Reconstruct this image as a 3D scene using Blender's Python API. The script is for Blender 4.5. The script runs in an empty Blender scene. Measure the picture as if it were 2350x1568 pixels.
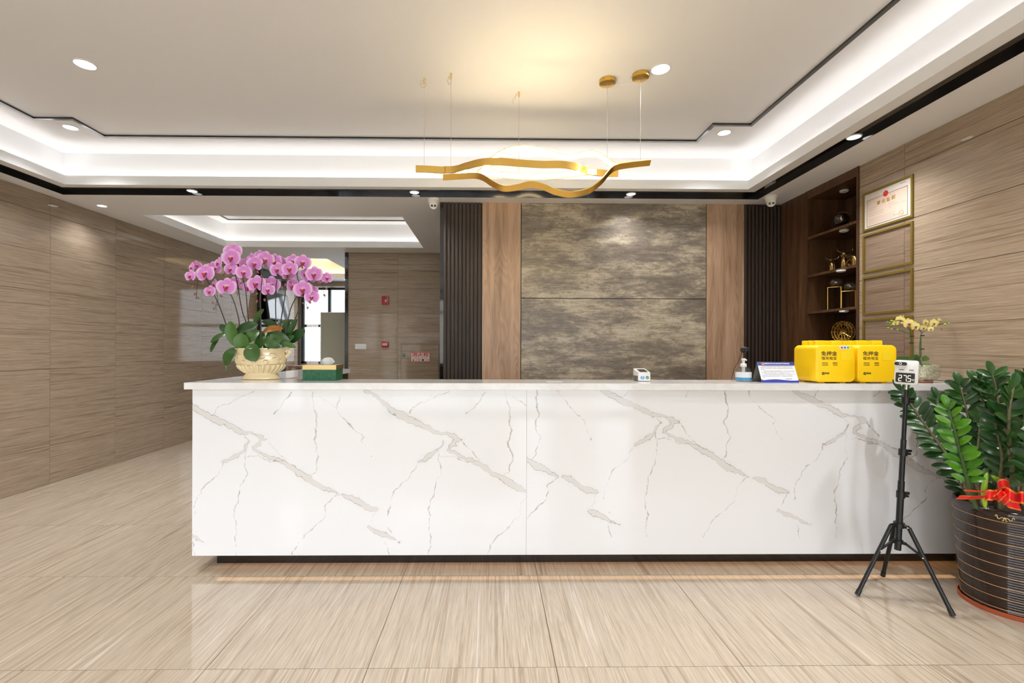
import bpy, math, random
import numpy as np
from mathutils import Vector, Matrix, Euler
random.seed(7)
PI = math.pi
sc = bpy.context.scene
COL = sc.collection

# ------------------------------------------------------------------ camera
F, CX, CY, YAW, ROLL, H = 1064.47, 1140.9, 798.3, 0.0128, 0.0028, 1.3618
cam = bpy.data.cameras.new('camera'); cam_o = bpy.data.objects.new('camera', cam); COL.objects.link(cam_o)
cam.sensor_width = 36; cam.sensor_fit = 'HORIZONTAL'; cam.lens = F * 36 / 2350
cam.shift_x = (1175 - CX) / 2350; cam.shift_y = (CY - 784) / 2350
cam.clip_start = 0.05; cam.clip_end = 300
cam_o.matrix_world = (Matrix.Translation((0, 0, H)) @ Matrix.Rotation(-YAW, 4, 'Z') @
                      Matrix.Rotation(PI / 2, 4, 'X') @ Matrix.Rotation(ROLL, 4, 'Z'))
sc.camera = cam_o
# ------------------------------------------------------------------ world, exposure
WORLD_W, SPOT_W, RIM_W, COVE_W, COVE2_W, PEND_W, LED_W, FAR_W, COR_W = 14.0, 72, 58, 9.5, 12.5, 38.0, 1.7, 26.0, 20
w = bpy.data.worlds.new('overcast_sky'); sc.world = w; w.use_nodes = True
nt = w.node_tree; bg = nt.nodes['Background']
tc = nt.nodes.new('ShaderNodeTexCoord'); sx = nt.nodes.new('ShaderNodeSeparateXYZ'); cr = nt.nodes.new('ShaderNodeValToRGB')
nt.links.new(tc.outputs['Generated'], sx.inputs[0]); nt.links.new(sx.outputs['Z'], cr.inputs[0]); nt.links.new(cr.outputs[0], bg.inputs[0])
cr.color_ramp.elements[0].color = (0.86, 0.93, 1.0, 1); cr.color_ramp.elements[1].color = (0.76, 0.87, 1.0, 1)
bg.inputs[1].default_value = WORLD_W
sc.view_settings.view_transform = 'Standard'; sc.view_settings.look = 'None'
sc.view_settings.exposure = 0.0; sc.view_settings.gamma = 1.0
sc.cycles.sample_clamp_indirect = 6.0
sc.cycles.max_bounces = 10; sc.cycles.diffuse_bounces = 5; sc.cycles.glossy_bounces = 5; sc.cycles.transparent_max_bounces = 12
sc.cycles.caustics_reflective = False; sc.cycles.caustics_refractive = False


def window_light(name, loc, rot, sx_, sy_):
    l = bpy.data.lights.new(name, 'AREA'); l.shape = 'RECTANGLE'; l.size = sx_; l.size_y = sy_
    l.cycles.is_portal = True
    o = bpy.data.objects.new(name, l); COL.objects.link(o); o.location = loc; o.rotation_euler = rot
    return o


window_light('daylight_front_windows', (-0.7, -3.72, 1.42), (PI / 2, 0, 0), 7.1, 2.7)
window_light('daylight_far_window', (-3.0, 10.72, 1.85), (-PI / 2, 0, 0), 2.7, 1.75)


# ------------------------------------------------------------------ helpers
def ray(px, py):
    u = (px - CX) / F; v = -(py - CY) / F
    c, s = math.cos(ROLL), math.sin(ROLL)
    u, v = u * c - v * s, v * c + u * s
    c, s = math.cos(YAW), math.sin(YAW)
    return Vector((u * c + s, c - u * s, v))


def at(px, py, X=None, Y=None, Z=None):
    """the point of a plane (X=, Y= or Z=) measured at a pixel of the photograph"""
    d = ray(px, py)
    t = X / d.x if X is not None else Y / d.y if Y is not None else (Z - H) / d.z
    return Vector((d.x * t, d.y * t, d.z * t + H))


class MB:
    def __init__(s):
        s.v = []; s.f = []; s.m = []

    def add(s, vs, fs, mi=0):
        b = len(s.v); s.v += [tuple(p) for p in vs]
        s.f += [tuple(b + i for i in f) for f in fs]; s.m += [mi] * len(fs)
        return s

    def box(s, x0, x1, y0, y1, z0, z1, mi=0, T=None):
        vs = [Vector((x, y, z)) for x in (x0, x1) for y in (y0, y1) for z in (z0, z1)]
        if T: vs = [T @ p for p in vs]
        return s.add(vs, [(0, 1, 3, 2), (4, 6, 7, 5), (0, 4, 5, 1), (2, 3, 7, 6), (0, 2, 6, 4), (1, 5, 7, 3)], mi)

    def bar(s, a, b, r, mi=0, n=8):
        return s.tube([a, b], r, n, mi)

    def tube(s, pts, r, n=8, mi=0, closed=False, flat=1.0):
        pts = [Vector(p) for p in pts]; N = len(pts)
        rs = r if isinstance(r, (list, tuple)) else [r] * N
        t0 = (pts[1] - pts[0]).normalized()
        up = Vector((0, 0, 1)) if abs(t0.z) < .9 else Vector((1, 0, 0))
        nrm = t0.cross(up).normalized(); vs = []
        for i, p in enumerate(pts):
            if closed: t = (pts[(i + 1) % N] - pts[i - 1]).normalized()
            else: t = (pts[min(i + 1, N - 1)] - pts[max(i - 1, 0)]).normalized()
            nrm = (nrm - t * nrm.dot(t)).normalized(); bn = t.cross(nrm)
            for k in range(n):
                a = 2 * PI * k / n
                vs.append(p + nrm * math.cos(a) * rs[i] + bn * math.sin(a) * rs[i] * flat)
        fs = []
        for i in range(N if closed else N - 1):
            j = (i + 1) % N
            for k in range(n):
                l = (k + 1) % n
                fs.append((i * n + k, i * n + l, j * n + l, j * n + k))
        if not closed: fs += [tuple(range(n))[::-1], tuple((N - 1) * n + k for k in range(n))]
        return s.add(vs, fs, mi)

    def lathe(s, prof, n=32, c=(0, 0, 0), ax=1.0, ay=1.0, mi=0, T=None, cap=True, mis=None):
        vs = []
        for r, z in prof:
            for k in range(n):
                a = 2 * PI * k / n
                p = Vector((c[0] + r * ax * math.cos(a), c[1] + r * ay * math.sin(a), c[2] + z))
                vs.append(T @ p if T else p)
        b = len(s.v); s.v += [tuple(p) for p in vs]
        for i in range(len(prof) - 1):
            for k in range(n):
                l = (k + 1) % n
                s.f.append((b + i * n + k, b + i * n + l, b + (i + 1) * n + l, b + (i + 1) * n + k))
                s.m.append(mis[i] if mis else mi)
        if cap:
            s.f.append(tuple(b + k for k in range(n))[::-1]); s.m.append(mi)
            s.f.append(tuple(b + (len(prof) - 1) * n + k for k in range(n))); s.m.append(mi)
        return s

    def sphere(s, c, r, n=12, mi=0, sc_=(1, 1, 1), T=None):
        m = max(6, n // 2 + 2)
        prof = [(max(1e-5, math.sin(PI * i / m)) * r, -math.cos(PI * i / m) * r) for i in range(m + 1)]
        vs = []
        for rr, z in prof:
            for k in range(n):
                a = 2 * PI * k / n
                p = Vector((rr * math.cos(a) * sc_[0], rr * math.sin(a) * sc_[1], z * sc_[2]))
                vs.append((T @ p if T else p) + Vector(c))
        fs = [(i * n + k, i * n + (k + 1) % n, (i + 1) * n + (k + 1) % n, (i + 1) * n + k) for i in range(m) for k in range(n)]
        return s.add(vs, fs, mi)

    def prism(s, poly, d0, d1, T=None, mi=0, bev=0.0):
        """polygon in local XZ, extruded along local Y from d0 (front, -Y) to d1"""
        n = len(poly); cx = sum(p[0] for p in poly) / n; cz = sum(p[1] for p in poly) / n
        rings = []
        def shrink(p, e):
            v = Vector((p[0] - cx, p[1] - cz)); l = v.length
            return (cx + v.x * (l - e) / l, cz + v.y * (l - e) / l) if l > 1e-9 else p
        if bev:
            rings = [(d0, bev), (d0 + bev * .3, bev * .3), (d0 + bev, 0), (d1 - bev, 0), (d1 - bev * .3, bev * .3), (d1, bev)]
        else: rings = [(d0, 0), (d1, 0)]
        vs = []
        for y, e in rings:
            for p in poly:
                q = shrink(p, e) if e else p
                P = Vector((q[0], y, q[1])); vs.append(T @ P if T else P)
        fs = []
        for i in range(len(rings) - 1):
            for k in range(n):
                l = (k + 1) % n
                fs.append((i * n + k, i * n + l, (i + 1) * n + l, (i + 1) * n + k))
        fs += [tuple(range(n))[::-1], tuple((len(rings) - 1) * n + k for k in range(n))]
        return s.add(vs, fs, mi)


def rrect(x0, x1, z0, z1, r, n=5):
    out = []
    for cx, cz, a0 in ((x1 - r, z1 - r, 0), (x0 + r, z1 - r, PI / 2), (x0 + r, z0 + r, PI), (x1 - r, z0 + r, 1.5 * PI)):
        for k in range(n + 1):
            a = a0 + PI / 2 * k / n
            out.append((cx + r * math.cos(a), cz + r * math.sin(a)))
    return out


def circ(cx, cz, r, n=20):
    return [(cx + r * math.cos(2 * PI * k / n), cz + r * math.sin(2 * PI * k / n)) for k in range(n)]


def wloc(o):
    v = Vector((0, 0, 0))
    while o is not None:
        v += o.location; o = o.parent
    return v


def build(mb, name, mats, parent=None, origin=None, smooth=None, local=False):
    me = bpy.data.meshes.new(name)
    off = Vector((0, 0, 0))
    if not local:
        off = wloc(parent) if parent is not None else Vector((0, 0, 0))
        if origin is not None: off = Vector(origin)
    me.from_pydata([(x - off.x, y - off.y, z - off.z) for x, y, z in mb.v], [], mb.f)
    if not isinstance(mats, (list, tuple)): mats = [mats]
    for m in mats: me.materials.append(m)
    if len(mats) > 1: me.polygons.foreach_set('material_index', mb.m)
    if smooth:
        me.polygons.foreach_set('use_smooth', [True] * len(me.polygons))
        me.set_sharp_from_angle(angle=math.radians(smooth))
    me.update()
    o = bpy.data.objects.new(name, me); COL.objects.link(o)
    if parent is not None: o.parent = parent
    if origin is not None: o.location = Vector(origin) - (wloc(parent) if parent is not None else Vector((0, 0, 0)))
    return o


def tag(o, label, cat=None, group=None):
    o['label'] = label
    if cat: o['category'] = cat
    if group: o['group'] = group
    return o


def thing(name, loc, label, cat, group=None):
    o = bpy.data.objects.new(name, None); COL.objects.link(o); o.location = loc; o.empty_display_size = .05
    return tag(o, label, cat, group)


def struct(o):
    o['kind'] = 'structure'; return o


def inst(name, src, parent, loc=None, M=None):
    o = bpy.data.objects.new(name, src.data if hasattr(src, 'data') else src); COL.objects.link(o)
    o.parent = parent
    if M is not None: o.matrix_local = M
    else: o.location = loc
    return o


def text(body, size, T, mat, parent, name, depth=0.0004, ax='CENTER', sx_=1.0, bold=0.0):
    """flat lettering; T maps local XY (text plane, facing +Z) into the world"""
    cu = bpy.data.curves.new(name, 'FONT'); cu.body = body; cu.size = size; cu.extrude = depth
    cu.align_x = ax; cu.align_y = 'CENTER'; cu.resolution_u = 2; cu.offset = bold
    ob = bpy.data.objects.new(name, cu); COL.objects.link(ob)
    dg = bpy.context.evaluated_depsgraph_get(); me = bpy.data.meshes.new_from_object(ob.evaluated_get(dg))
    bpy.data.objects.remove(ob); me.name = name
    me.transform(Matrix.Diagonal((sx_, 1, 1, 1))); me.transform(T)
    me.transform(Matrix.Translation(-wloc(parent)))
    me.materials.clear(); me.materials.append(mat)
    o = bpy.data.objects.new(name, me); COL.objects.link(o); o.parent = parent
    return o


def frontT(p, yaw=0.0, tilt=0.0):
    """text/plane frame at p facing -Y (towards the lobby)"""
    return Matrix.Translation(p) @ Matrix.Rotation(yaw, 4, 'Z') @ Matrix.Rotation(tilt, 4, 'X') @ Matrix.Rotation(PI / 2, 4, 'X')


# ------------------------------------------------------------------ materials
def newmat(name):
    m = bpy.data.materials.new(name); m.use_nodes = True
    return m, m.node_tree, m.node_tree.nodes['Principled BSDF']


def mat(name, col, rough=.5, metal=0, emis=None, es=0, coat=0, spec=None, trans=0, alpha=1, ior=None, sss=0, noise=0, nscale=30, sheen=0):
    m, t, b = newmat(name)
    b.inputs['Base Color'].default_value = (*col, 1); b.inputs['Roughness'].default_value = rough
    b.inputs['Metallic'].default_value = metal; b.inputs['Coat Weight'].default_value = coat
    b.inputs['Coat Roughness'].default_value = .05
    if spec is not None: b.inputs['Specular IOR Level'].default_value = spec
    if emis: b.inputs['Emission Color'].default_value = (*emis, 1); b.inputs['Emission Strength'].default_value = es
    b.inputs['Transmission Weight'].default_value = trans; b.inputs['Alpha'].default_value = alpha
    if ior: b.inputs['IOR'].default_value = ior
    if sss:
        b.inputs['Subsurface Weight'].default_value = sss; b.inputs['Subsurface Radius'].default_value = (.01, .004, .006)
    if noise:
        n = t.nodes.new('ShaderNodeTexNoise'); n.inputs['Scale'].default_value = nscale; n.inputs['Detail'].default_value = 5
        tcn = t.nodes.new('ShaderNodeNewGeometry'); t.links.new(tcn.outputs['Position'], n.inputs['Vector'])
        mx = t.nodes.new('ShaderNodeMix'); mx.data_type = 'RGBA'; mx.blend_type = 'MULTIPLY'
        r = t.nodes.new('ShaderNodeValToRGB'); e = r.color_ramp.elements
        e[0].position = .3; e[1].position = .7; e[0].color = (1 - noise,) * 3 + (1,); e[1].color = (1 + noise * .3,) * 3 + (1,)
        t.links.new(n.outputs['Fac'], r.inputs[0]); mx.inputs[0].default_value = 1
        mx.inputs[6].default_value = (*col, 1); t.links.new(r.outputs[0], mx.inputs[7]); t.links.new(mx.outputs[2], b.inputs['Base Color'])
    return m


def ramp(t, stops):
    r = t.nodes.new('ShaderNodeValToRGB'); e = r.color_ramp.elements
    while len(e) < len(stops): e.new(.5)
    for i, (p, c) in enumerate(stops): e[i].position = p; e[i].color = (*c, 1)
    return r


def grain(name, stops, scale, fine_scale, rough, fine=.12, rnd=7.0, distort=.6, detail=6, rot=(0, 0, 0), contour=0, coat=0):
    """striped stone or wood: noise stretched along one axis, shifted at random from piece to piece"""
    m, t, b = newmat(name); N = t.nodes.new; L = t.links.new
    g = N('ShaderNodeNewGeometry'); oi = N('ShaderNodeObjectInfo')
    mu = N('ShaderNodeVectorMath'); mu.operation = 'SCALE'; cx = N('ShaderNodeCombineXYZ')
    for i in range(3): L(oi.outputs['Random'], cx.inputs[i])
    L(cx.outputs[0], mu.inputs[0]); mu.inputs['Scale'].default_value = rnd
    ad = N('ShaderNodeVectorMath'); L(g.outputs['Position'], ad.inputs[0]); L(mu.outputs[0], ad.inputs[1])
    outs = []
    for k, s in enumerate((scale, fine_scale)):
        mp = N('ShaderNodeMapping'); mp.inputs['Scale'].default_value = s; mp.inputs['Rotation'].default_value = rot
        L(ad.outputs[0], mp.inputs['Vector'])
        n = N('ShaderNodeTexNoise'); n.inputs['Scale'].default_value = 1; n.inputs['Detail'].default_value = detail if k == 0 else 3
        n.inputs['Roughness'].default_value = .62; n.inputs['Distortion'].default_value = distort
        L(mp.outputs[0], n.inputs['Vector']); outs.append(n.outputs['Fac'])
    r = ramp(t, stops); L(outs[0], r.inputs[0])
    if contour:      # cathedral figure: contour lines of a slow noise
        mp = N('ShaderNodeMapping'); mp.inputs['Scale'].default_value = (7.5, 7.5, .95); L(ad.outputs[0], mp.inputs['Vector'])
        n = N('ShaderNodeTexNoise'); n.inputs['Scale'].default_value = 1; n.inputs['Detail'].default_value = 1.5; n.inputs['Distortion'].default_value = .4; L(mp.outputs[0], n.inputs['Vector'])
        k1 = N('ShaderNodeMath'); k1.operation = 'MULTIPLY'; L(n.outputs['Fac'], k1.inputs[0]); k1.inputs[1].default_value = 95
        k2 = N('ShaderNodeMath'); k2.operation = 'SINE'; L(k1.outputs[0], k2.inputs[0])
        k3 = N('ShaderNodeMath'); k3.operation = 'MULTIPLY_ADD'; L(k2.outputs[0], k3.inputs[0]); k3.inputs[1].default_value = contour; L(outs[0], k3.inputs[2]); L(k3.outputs[0], r.inputs[0])
    r2 = ramp(t, [(.35, (1 - fine,) * 3), (.65, (1 + fine * .4,) * 3)]); L(outs[1], r2.inputs[0])
    mx = N('ShaderNodeMix'); mx.data_type = 'RGBA'; mx.blend_type = 'MULTIPLY'; mx.inputs[0].default_value = 1
    L(r.outputs[0], mx.inputs[6]); L(r2.outputs[0], mx.inputs[7]); L(mx.outputs[2], b.inputs['Base Color'])
    b.inputs['Roughness'].default_value = rough; b.inputs['Coat Weight'].default_value = coat
    return m


M = {}
M['paint'] = mat('white_ceiling_paint', (.885, .885, .895), .6)
M['wall_stone'] = grain('striped_wall_tile', [(.28, (.24, .172, .115)), (.42, (.34, .257, .182)), (.52, (.41, .318, .232)), (.60, (.37, .282, .203)), (.74, (.50, .405, .305))],
                        (1.1, 1.1, 52), (4, 4, 230), .07, fine=.27, distort=.9)
M['wall_stone'].node_tree.nodes['Principled BSDF'].inputs['Specular IOR Level'].default_value = .3
M['floor_stone'] = grain('striped_floor_tile', [(.30, (.365, .280, .196)), (.42, (.485, .390, .288)), (.50, (.585, .495, .392)), (.57, (.50, .41, .312)), (.70, (.70, .625, .53))],
                         (42, .9, 1), (190, 4, 3), .05, fine=.2, distort=1.1)
M['floor_stone'].node_tree.nodes['Principled BSDF'].inputs['Specular IOR Level'].default_value = .8
M['grout'] = mat('dark_grout', (.12, .105, .09), .8)
M['black_gloss'] = mat('black_mirror_trim', (.008, .008, .009), .06, coat=.5)
M['black_metal'] = mat('black_metal', (.012, .012, .013), .35, .3)
M['gold'] = mat('brushed_gold', (.82, .53, .13), .3, 1)
M['gold_dark'] = mat('old_gold', (.32, .215, .05), .35, .85)
M['gold_paint'] = mat('antique_gold_frame', (.23, .155, .025), .42, .35)
M['bronze'] = mat('dark_bronze', (.30, .19, .075), .3, 1)
M['brown_black'] = mat('dark_enamel', (.012, .010, .009), .2, coat=.6)
M['copper'] = mat('copper', (.62, .30, .20), .3, 1)
M['light_wood'] = grain('light_walnut_veneer', [(.25, (.25, .145, .083)), (.42, (.38, .240, .150)), (.55, (.46, .30, .195)), (.75, (.53, .36, .24))],
                        (14, 14, .8), (120, 120, 3), .42, fine=.12, rnd=4, distort=.8, contour=.055)
M['dark_wood'] = grain('dark_walnut_veneer', [(.3, (.045, .019, .008)), (.5, (.088, .041, .018)), (.7, (.135, .066, .031))],
                       (16, 16, .9), (120, 120, 4), .38, fine=.25, rnd=4, distort=.8, contour=.05)
M['slat'] = grain('charcoal_brown_slat', [(.3, (.030, .018, .012)), (.7, (.058, .037, .025))], (25, 25, .8), (200, 200, 6), .6, fine=.2)
M['slat_back'] = mat('slat_backing', (.008, .006, .005), .6)
M['pure_white'] = mat('white_plastic', (.80, .80, .80), .3)
M['cam_white'] = mat('camera_white', (.75, .73, .70), .3)
M['lens'] = mat('dark_lens', (.01, .01, .012), .05, coat=1)
M['mirror'] = mat('polished_steel', (.55, .52, .47), .08, 1)
M['lamp'] = mat('lit_downlight', (1, 1, 1), .5, emis=(1, .98, .94), es=5)
M['cove'] = mat('lit_cove_strip', (1, 1, 1), .5, emis=(1, .975, .95), es=COVE_W)
M['cove2'] = mat('lit_corridor_cove_strip', (1, 1, 1), .5, emis=(1, .96, .88), es=COVE2_W)
M['cove_warm'] = mat('lit_warm_cove_strip', (1, 1, 1), .5, emis=(1, .72, .36), es=FAR_W)
M['pend'] = mat('lit_pendant_diffuser', (1, 1, 1), .5, emis=(1, .78, .45), es=PEND_W)
M['under'] = mat('lit_amber_strip', (1, 1, 1), .5, emis=(1, .50, .18), es=LED_W)
M['yellow'] = mat('yellow_plastic', (1.0, .64, .0), .42)
M['yellow_side'] = mat('yellow_grille', (.78, .44, .0), .55)
M['yellow_pale'] = mat('pale_yellow_print', (.95, .68, .01), .4)
M['ink'] = mat('black_ink', (.012, .012, .012), .5)
M['ink_grey'] = mat('grey_ink', (.20, .20, .22), .6)
M['blue'] = mat('deep_blue_card', (.010, .030, .27), .35)
M['paper'] = mat('paper', (.74, .76, .80), .5)
M['cream'] = mat('cream_glaze', (.80, .66, .40), .2, coat=.4)
M['cream_line'] = mat('brown_glaze_line', (.42, .29, .13), .4)
M['green_leather'] = mat('green_leather', (.012, .125, .055), .5, noise=.5, nscale=60)
M['tissue'] = mat('tissue', (.85, .84, .83), .8)
M['soil'] = mat('potting_bark', (.05, .03, .02), .9, noise=.5, nscale=80)
M['cert'] = mat('certificate_paper', (.66, .52, .42), .6)
M['red'] = mat('red_plastic', (.42, .008, .010), .3)
M['red_print'] = mat('red_print', (.62, .02, .02), .5)
M['seal_print'] = mat('faded_red_print', (.65, .20, .17), .5)
M['gold_print'] = mat('gold_print', (.42, .24, .05), .5)
M['sign_white'] = mat('sign_white', (.72, .66, .60), .4)
M['sage'] = mat('sage_grey_panel', (.43, .42, .34), .6)
M['pot'] = mat('dark_brown_glaze', (.020, .009, .006), .12, coat=.2)
M['pot_line'] = mat('gold_ring_line', (.55, .33, .14), .35, .3)
M['terracotta'] = mat('terracotta_plastic', (.42, .085, .03), .45)
M['stem_brown'] = mat('zz_stem', (.13, .115, .05), .55, noise=.35, nscale=60)
M['shoot'] = mat('fresh_shoot', (.28, .48, .03), .4)
M['ribbon_red'] = mat('red_satin', (.80, .008, .012), .3, sheen=.3)
M['ribbon_gold'] = mat('gold_stripe', (.85, .50, .05), .35, .4)
M['curtain'] = None
M['steel'] = mat('steel', (.6, .6, .6), .25, 1)
M['cord'] = mat('bare_wire', (.55, .50, .42), .4, .6)
M['screen'] = mat('dark_screen', (.012, .012, .014), .08, coat=.5)
M['seg'] = mat('lit_digits', (.9, .85, .7), .5, emis=(1, .93, .75), es=.75)
M['grass'] = mat('lawn', (.10, .16, .05), .9, noise=.4, nscale=3)
M['paving'] = mat('grey_paving', (.30, .29, .28), .8, noise=.15, nscale=2)
M['facade'] = mat('pale_facade', (.50, .42, .36), .8)
M['facade_blocker'] = mat('sky_blocker_facade', (.34, .335, .33), .8)
M['facade_glass'] = mat('facade_glass', (.10, .12, .14), .3)
M['window_frame'] = mat('dark_window_frame', (.025, .028, .032), .4)
M['sky_blue'] = mat('blue_print', (.02, .28, .62), .4)
M['green_print'] = mat('green_print', (.03, .22, .10), .4)
M['tealplastic'] = mat('green_lock', (.10, .26, .22), .4)
M['sanit_label'] = mat('label_white', (.72, .73, .76), .5)
M['grey_card'] = mat('grey_card', (.16, .155, .14), .6)
M['orange_leaf'] = mat('orange_leaf', (.34, .13, .02), .4)


def glass(name, tint=(1, 1, 1), gloss=.06, rough=.02):
    m = bpy.data.materials.new(name); m.use_nodes = True; t = m.node_tree; t.nodes.clear(); N = t.nodes.new
    o = N('ShaderNodeOutputMaterial'); tr = N('ShaderNodeBsdfTransparent'); gl = N('ShaderNodeBsdfGlossy'); mx = N('ShaderNodeMixShader')
    lw = N('ShaderNodeLayerWeight'); lw.inputs[0].default_value = .5
    pw = N('ShaderNodeMath'); pw.operation = 'POWER'; t.links.new(lw.outputs['Facing'], pw.inputs[0]); pw.inputs[1].default_value = 3
    fr = N('ShaderNodeMath'); fr.operation = 'MULTIPLY_ADD'; t.links.new(pw.outputs[0], fr.inputs[0]); fr.inputs[1].default_value = .55; fr.inputs[2].default_value = gloss
    tr.inputs[0].default_value = (*tint, 1); gl.inputs['Roughness'].default_value = rough
    t.links.new(fr.outputs[0], mx.inputs[0]); t.links.new(tr.outputs[0], mx.inputs[1]); t.links.new(gl.outputs[0], mx.inputs[2])
    t.links.new(mx.outputs[0], o.inputs[0]); return m


M['pane'] = glass('clear_pane', gloss=.03)
M['glass_ball'] = glass('clear_glass_ball', (.93, .95, .95), gloss=.14)
M['acrylic'] = glass('acrylic_sheet', (.97, .95, .945), gloss=.02, rough=.15)
M['clear_plastic'] = glass('clear_plastic', (.88, .90, .92), gloss=.08)


def curtain_mat():
    m = bpy.data.materials.new('sheer_curtain'); m.use_nodes = True; t = m.node_tree; t.nodes.clear(); N = t.nodes.new
    o = N('ShaderNodeOutputMaterial'); a = N('ShaderNodeBsdfDiffuse'); b = N('ShaderNodeBsdfTranslucent'); c = N('ShaderNodeBsdfTransparent')
    a.inputs[0].default_value = (.8, .74, .68, 1); b.inputs[0].default_value = (.85, .78, .72, 1)
    m1 = N('ShaderNodeMixShader'); m2 = N('ShaderNodeMixShader'); m1.inputs[0].default_value = .5; m2.inputs[0].default_value = .25
    t.links.new(a.outputs[0], m1.inputs[1]); t.links.new(b.outputs[0], m1.inputs[2]); t.links.new(m1.outputs[0], m2.inputs[1]); t.links.new(c.outputs[0], m2.inputs[2])
    t.links.new(m2.outputs[0], o.inputs[0]); return m


M['curtain'] = curtain_mat()


def leaf_mat(name, c1, c2, rough=.3, trans=.0):
    m, t, b = newmat(name); N = t.nodes.new; L = t.links.new
    oi = N('ShaderNodeObjectInfo'); g = N('ShaderNodeNewGeometry'); n = N('ShaderNodeTexNoise'); n.inputs['Scale'].default_value = 14
    L(g.outputs['Position'], n.inputs['Vector'])
    ad = N('ShaderNodeMath'); ad.operation = 'MULTIPLY_ADD'; L(oi.outputs['Random'], ad.inputs[0]); ad.inputs[1].default_value = .7
    ml = N('ShaderNodeMath'); ml.operation = 'MULTIPLY'; L(n.outputs['Fac'], ml.inputs[0]); ml.inputs[1].default_value = .4
    L(ml.outputs[0], ad.inputs[2]); r = ramp(t, [(.15, c1), (.95, c2)]); L(ad.outputs[0], r.inputs[0]); L(r.outputs[0], b.inputs['Base Color'])
    b.inputs['Roughness'].default_value = rough; b.inputs['Coat Weight'].default_value = .1; b.inputs['Coat Roughness'].default_value = .15
    return m


M['orchid_leaf'] = leaf_mat('orchid_leaf', (.012, .052, .010), (.065, .16, .024))
M['zz_leaf'] = leaf_mat('zz_leaf', (.006, .026, .006), (.022, .082, .012), .33)
M['zz_leaf'].node_tree.nodes['Principled BSDF'].inputs['Specular IOR Level'].default_value = .32
M['zz_bright'] = leaf_mat('zz_bright_leaf', (.04, .16, .010), (.11, .30, .015), .28)
M['orchid_stem'] = leaf_mat('orchid_stem', (.035, .018, .018), (.05, .05, .02), .5)
M['green_stem'] = mat('green_stem', (.05, .11, .03), .5)
M['bud'] = mat('pink_brown_bud', (.27, .12, .09), .5)
M['bud_green'] = mat('green_bud', (.35, .50, .04), .5)


def petal_mat(name, edge, mid, centre, R):
    """colour by distance from the flower's centre (object space)"""
    m, t, b = newmat(name); N = t.nodes.new; L = t.links.new
    c = N('ShaderNodeTexCoord'); ln = N('ShaderNodeVectorMath'); ln.operation = 'LENGTH'; L(c.outputs['Object'], ln.inputs[0])
    n = N('ShaderNodeTexNoise'); n.inputs['Scale'].default_value = 60; L(c.outputs['Object'], n.inputs['Vector'])
    d = N('ShaderNodeMath'); d.operation = 'DIVIDE'; L(ln.outputs['Value'], d.inputs[0]); d.inputs[1].default_value = R
    a = N('ShaderNodeMath'); a.operation = 'MULTIPLY_ADD'; L(n.outputs['Fac'], a.inputs[0]); a.inputs[1].default_value = .12; L(d.outputs[0], a.inputs[2])
    r = ramp(t, [(.12, centre), (.42, mid), (.75, mid), (1.05, edge)]); L(a.outputs[0], r.inputs[0]); L(r.outputs[0], b.inputs['Base Color'])
    b.inputs['Roughness'].default_value = .55; b.inputs['Subsurface Weight'].default_value = .25; b.inputs['Subsurface Scale'].default_value = .01
    return m


M['petal'] = petal_mat('magenta_petal', (.86, .56, .82), (.72, .25, .66), (.86, .62, .80), .062)
M['petal_y'] = petal_mat('yellow_petal', (.85, .72, .12), (.86, .76, .30), (.85, .78, .62), .026)
M['lip'] = mat('crimson_lip', (.36, .010, .075), .4)
M['lip_tip'] = mat('amber_column', (.55, .22, .06), .4)
M['lip_y'] = mat('purple_lip', (.32, .02, .10), .4)


def stone_mat():
    m, t, b = newmat('mottled_slate_panel'); N = t.nodes.new; L = t.links.new
    g = N('ShaderNodeNewGeometry')

    def noise(scale, det=6, dist=.5, rough=.6):
        mp = N('ShaderNodeMapping'); mp.inputs['Scale'].default_value = scale; L(g.outputs['Position'], mp.inputs['Vector'])
        n = N('ShaderNodeTexNoise'); n.inputs['Scale'].default_value = 1; n.inputs['Detail'].default_value = det
        n.inputs['Roughness'].default_value = rough; n.inputs['Distortion'].default_value = dist
        L(mp.outputs[0], n.inputs['Vector']); return n.outputs['Fac']
    a1 = noise((1.7, 1, 5.5), 10, .25, .66); a2 = noise((9, 1, 24), 8, .5, .75)
    k1 = N('ShaderNodeMath'); k1.operation = 'SUBTRACT'; L(a2, k1.inputs[0]); k1.inputs[1].default_value = .5
    k2 = N('ShaderNodeMath'); k2.operation = 'MULTIPLY_ADD'; L(k1.outputs[0], k2.inputs[0]); k2.inputs[1].default_value = .55; L(a1, k2.inputs[2]); a = k2.outputs[0]
    r = ramp(t, [(.34, (.155, .125, .10)), (.44, (.20, .168, .135)), (.50, (.265, .225, .175)), (.55, (.37, .315, .235)), (.62, (.45, .39, .30)), (.72, (.46, .44, .38))]); L(a, r.inputs[0])
    st = noise((5, 1, 70), 6, .4); r2 = ramp(t, [(.38, (.78, .77, .76)), (.56, (1.06, 1.06, 1.06))]); L(st, r2.inputs[0])
    sp = noise((38, 1, 60), 5, .2, .7); r3 = ramp(t, [(.33, (.42, .40, .36)), (.40, (1, 1, 1))]); L(sp, r3.inputs[0])
    gr = noise((190, 1, 190), 3, 0); r4 = ramp(t, [(.3, (.80, .80, .80)), (.7, (1.18, 1.16, 1.12))]); L(gr, r4.inputs[0])
    cur = r.outputs[0]
    for q in (r2, r3, r4):
        mx = N('ShaderNodeMix'); mx.data_type = 'RGBA'; mx.blend_type = 'MULTIPLY'; mx.inputs[0].default_value = 1
        L(cur, mx.inputs[6]); L(q.outputs[0], mx.inputs[7]); cur = mx.outputs[2]
    L(cur, b.inputs['Base Color']); b.inputs['Roughness'].default_value = .38
    return m


M['slate'] = stone_mat()


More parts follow.
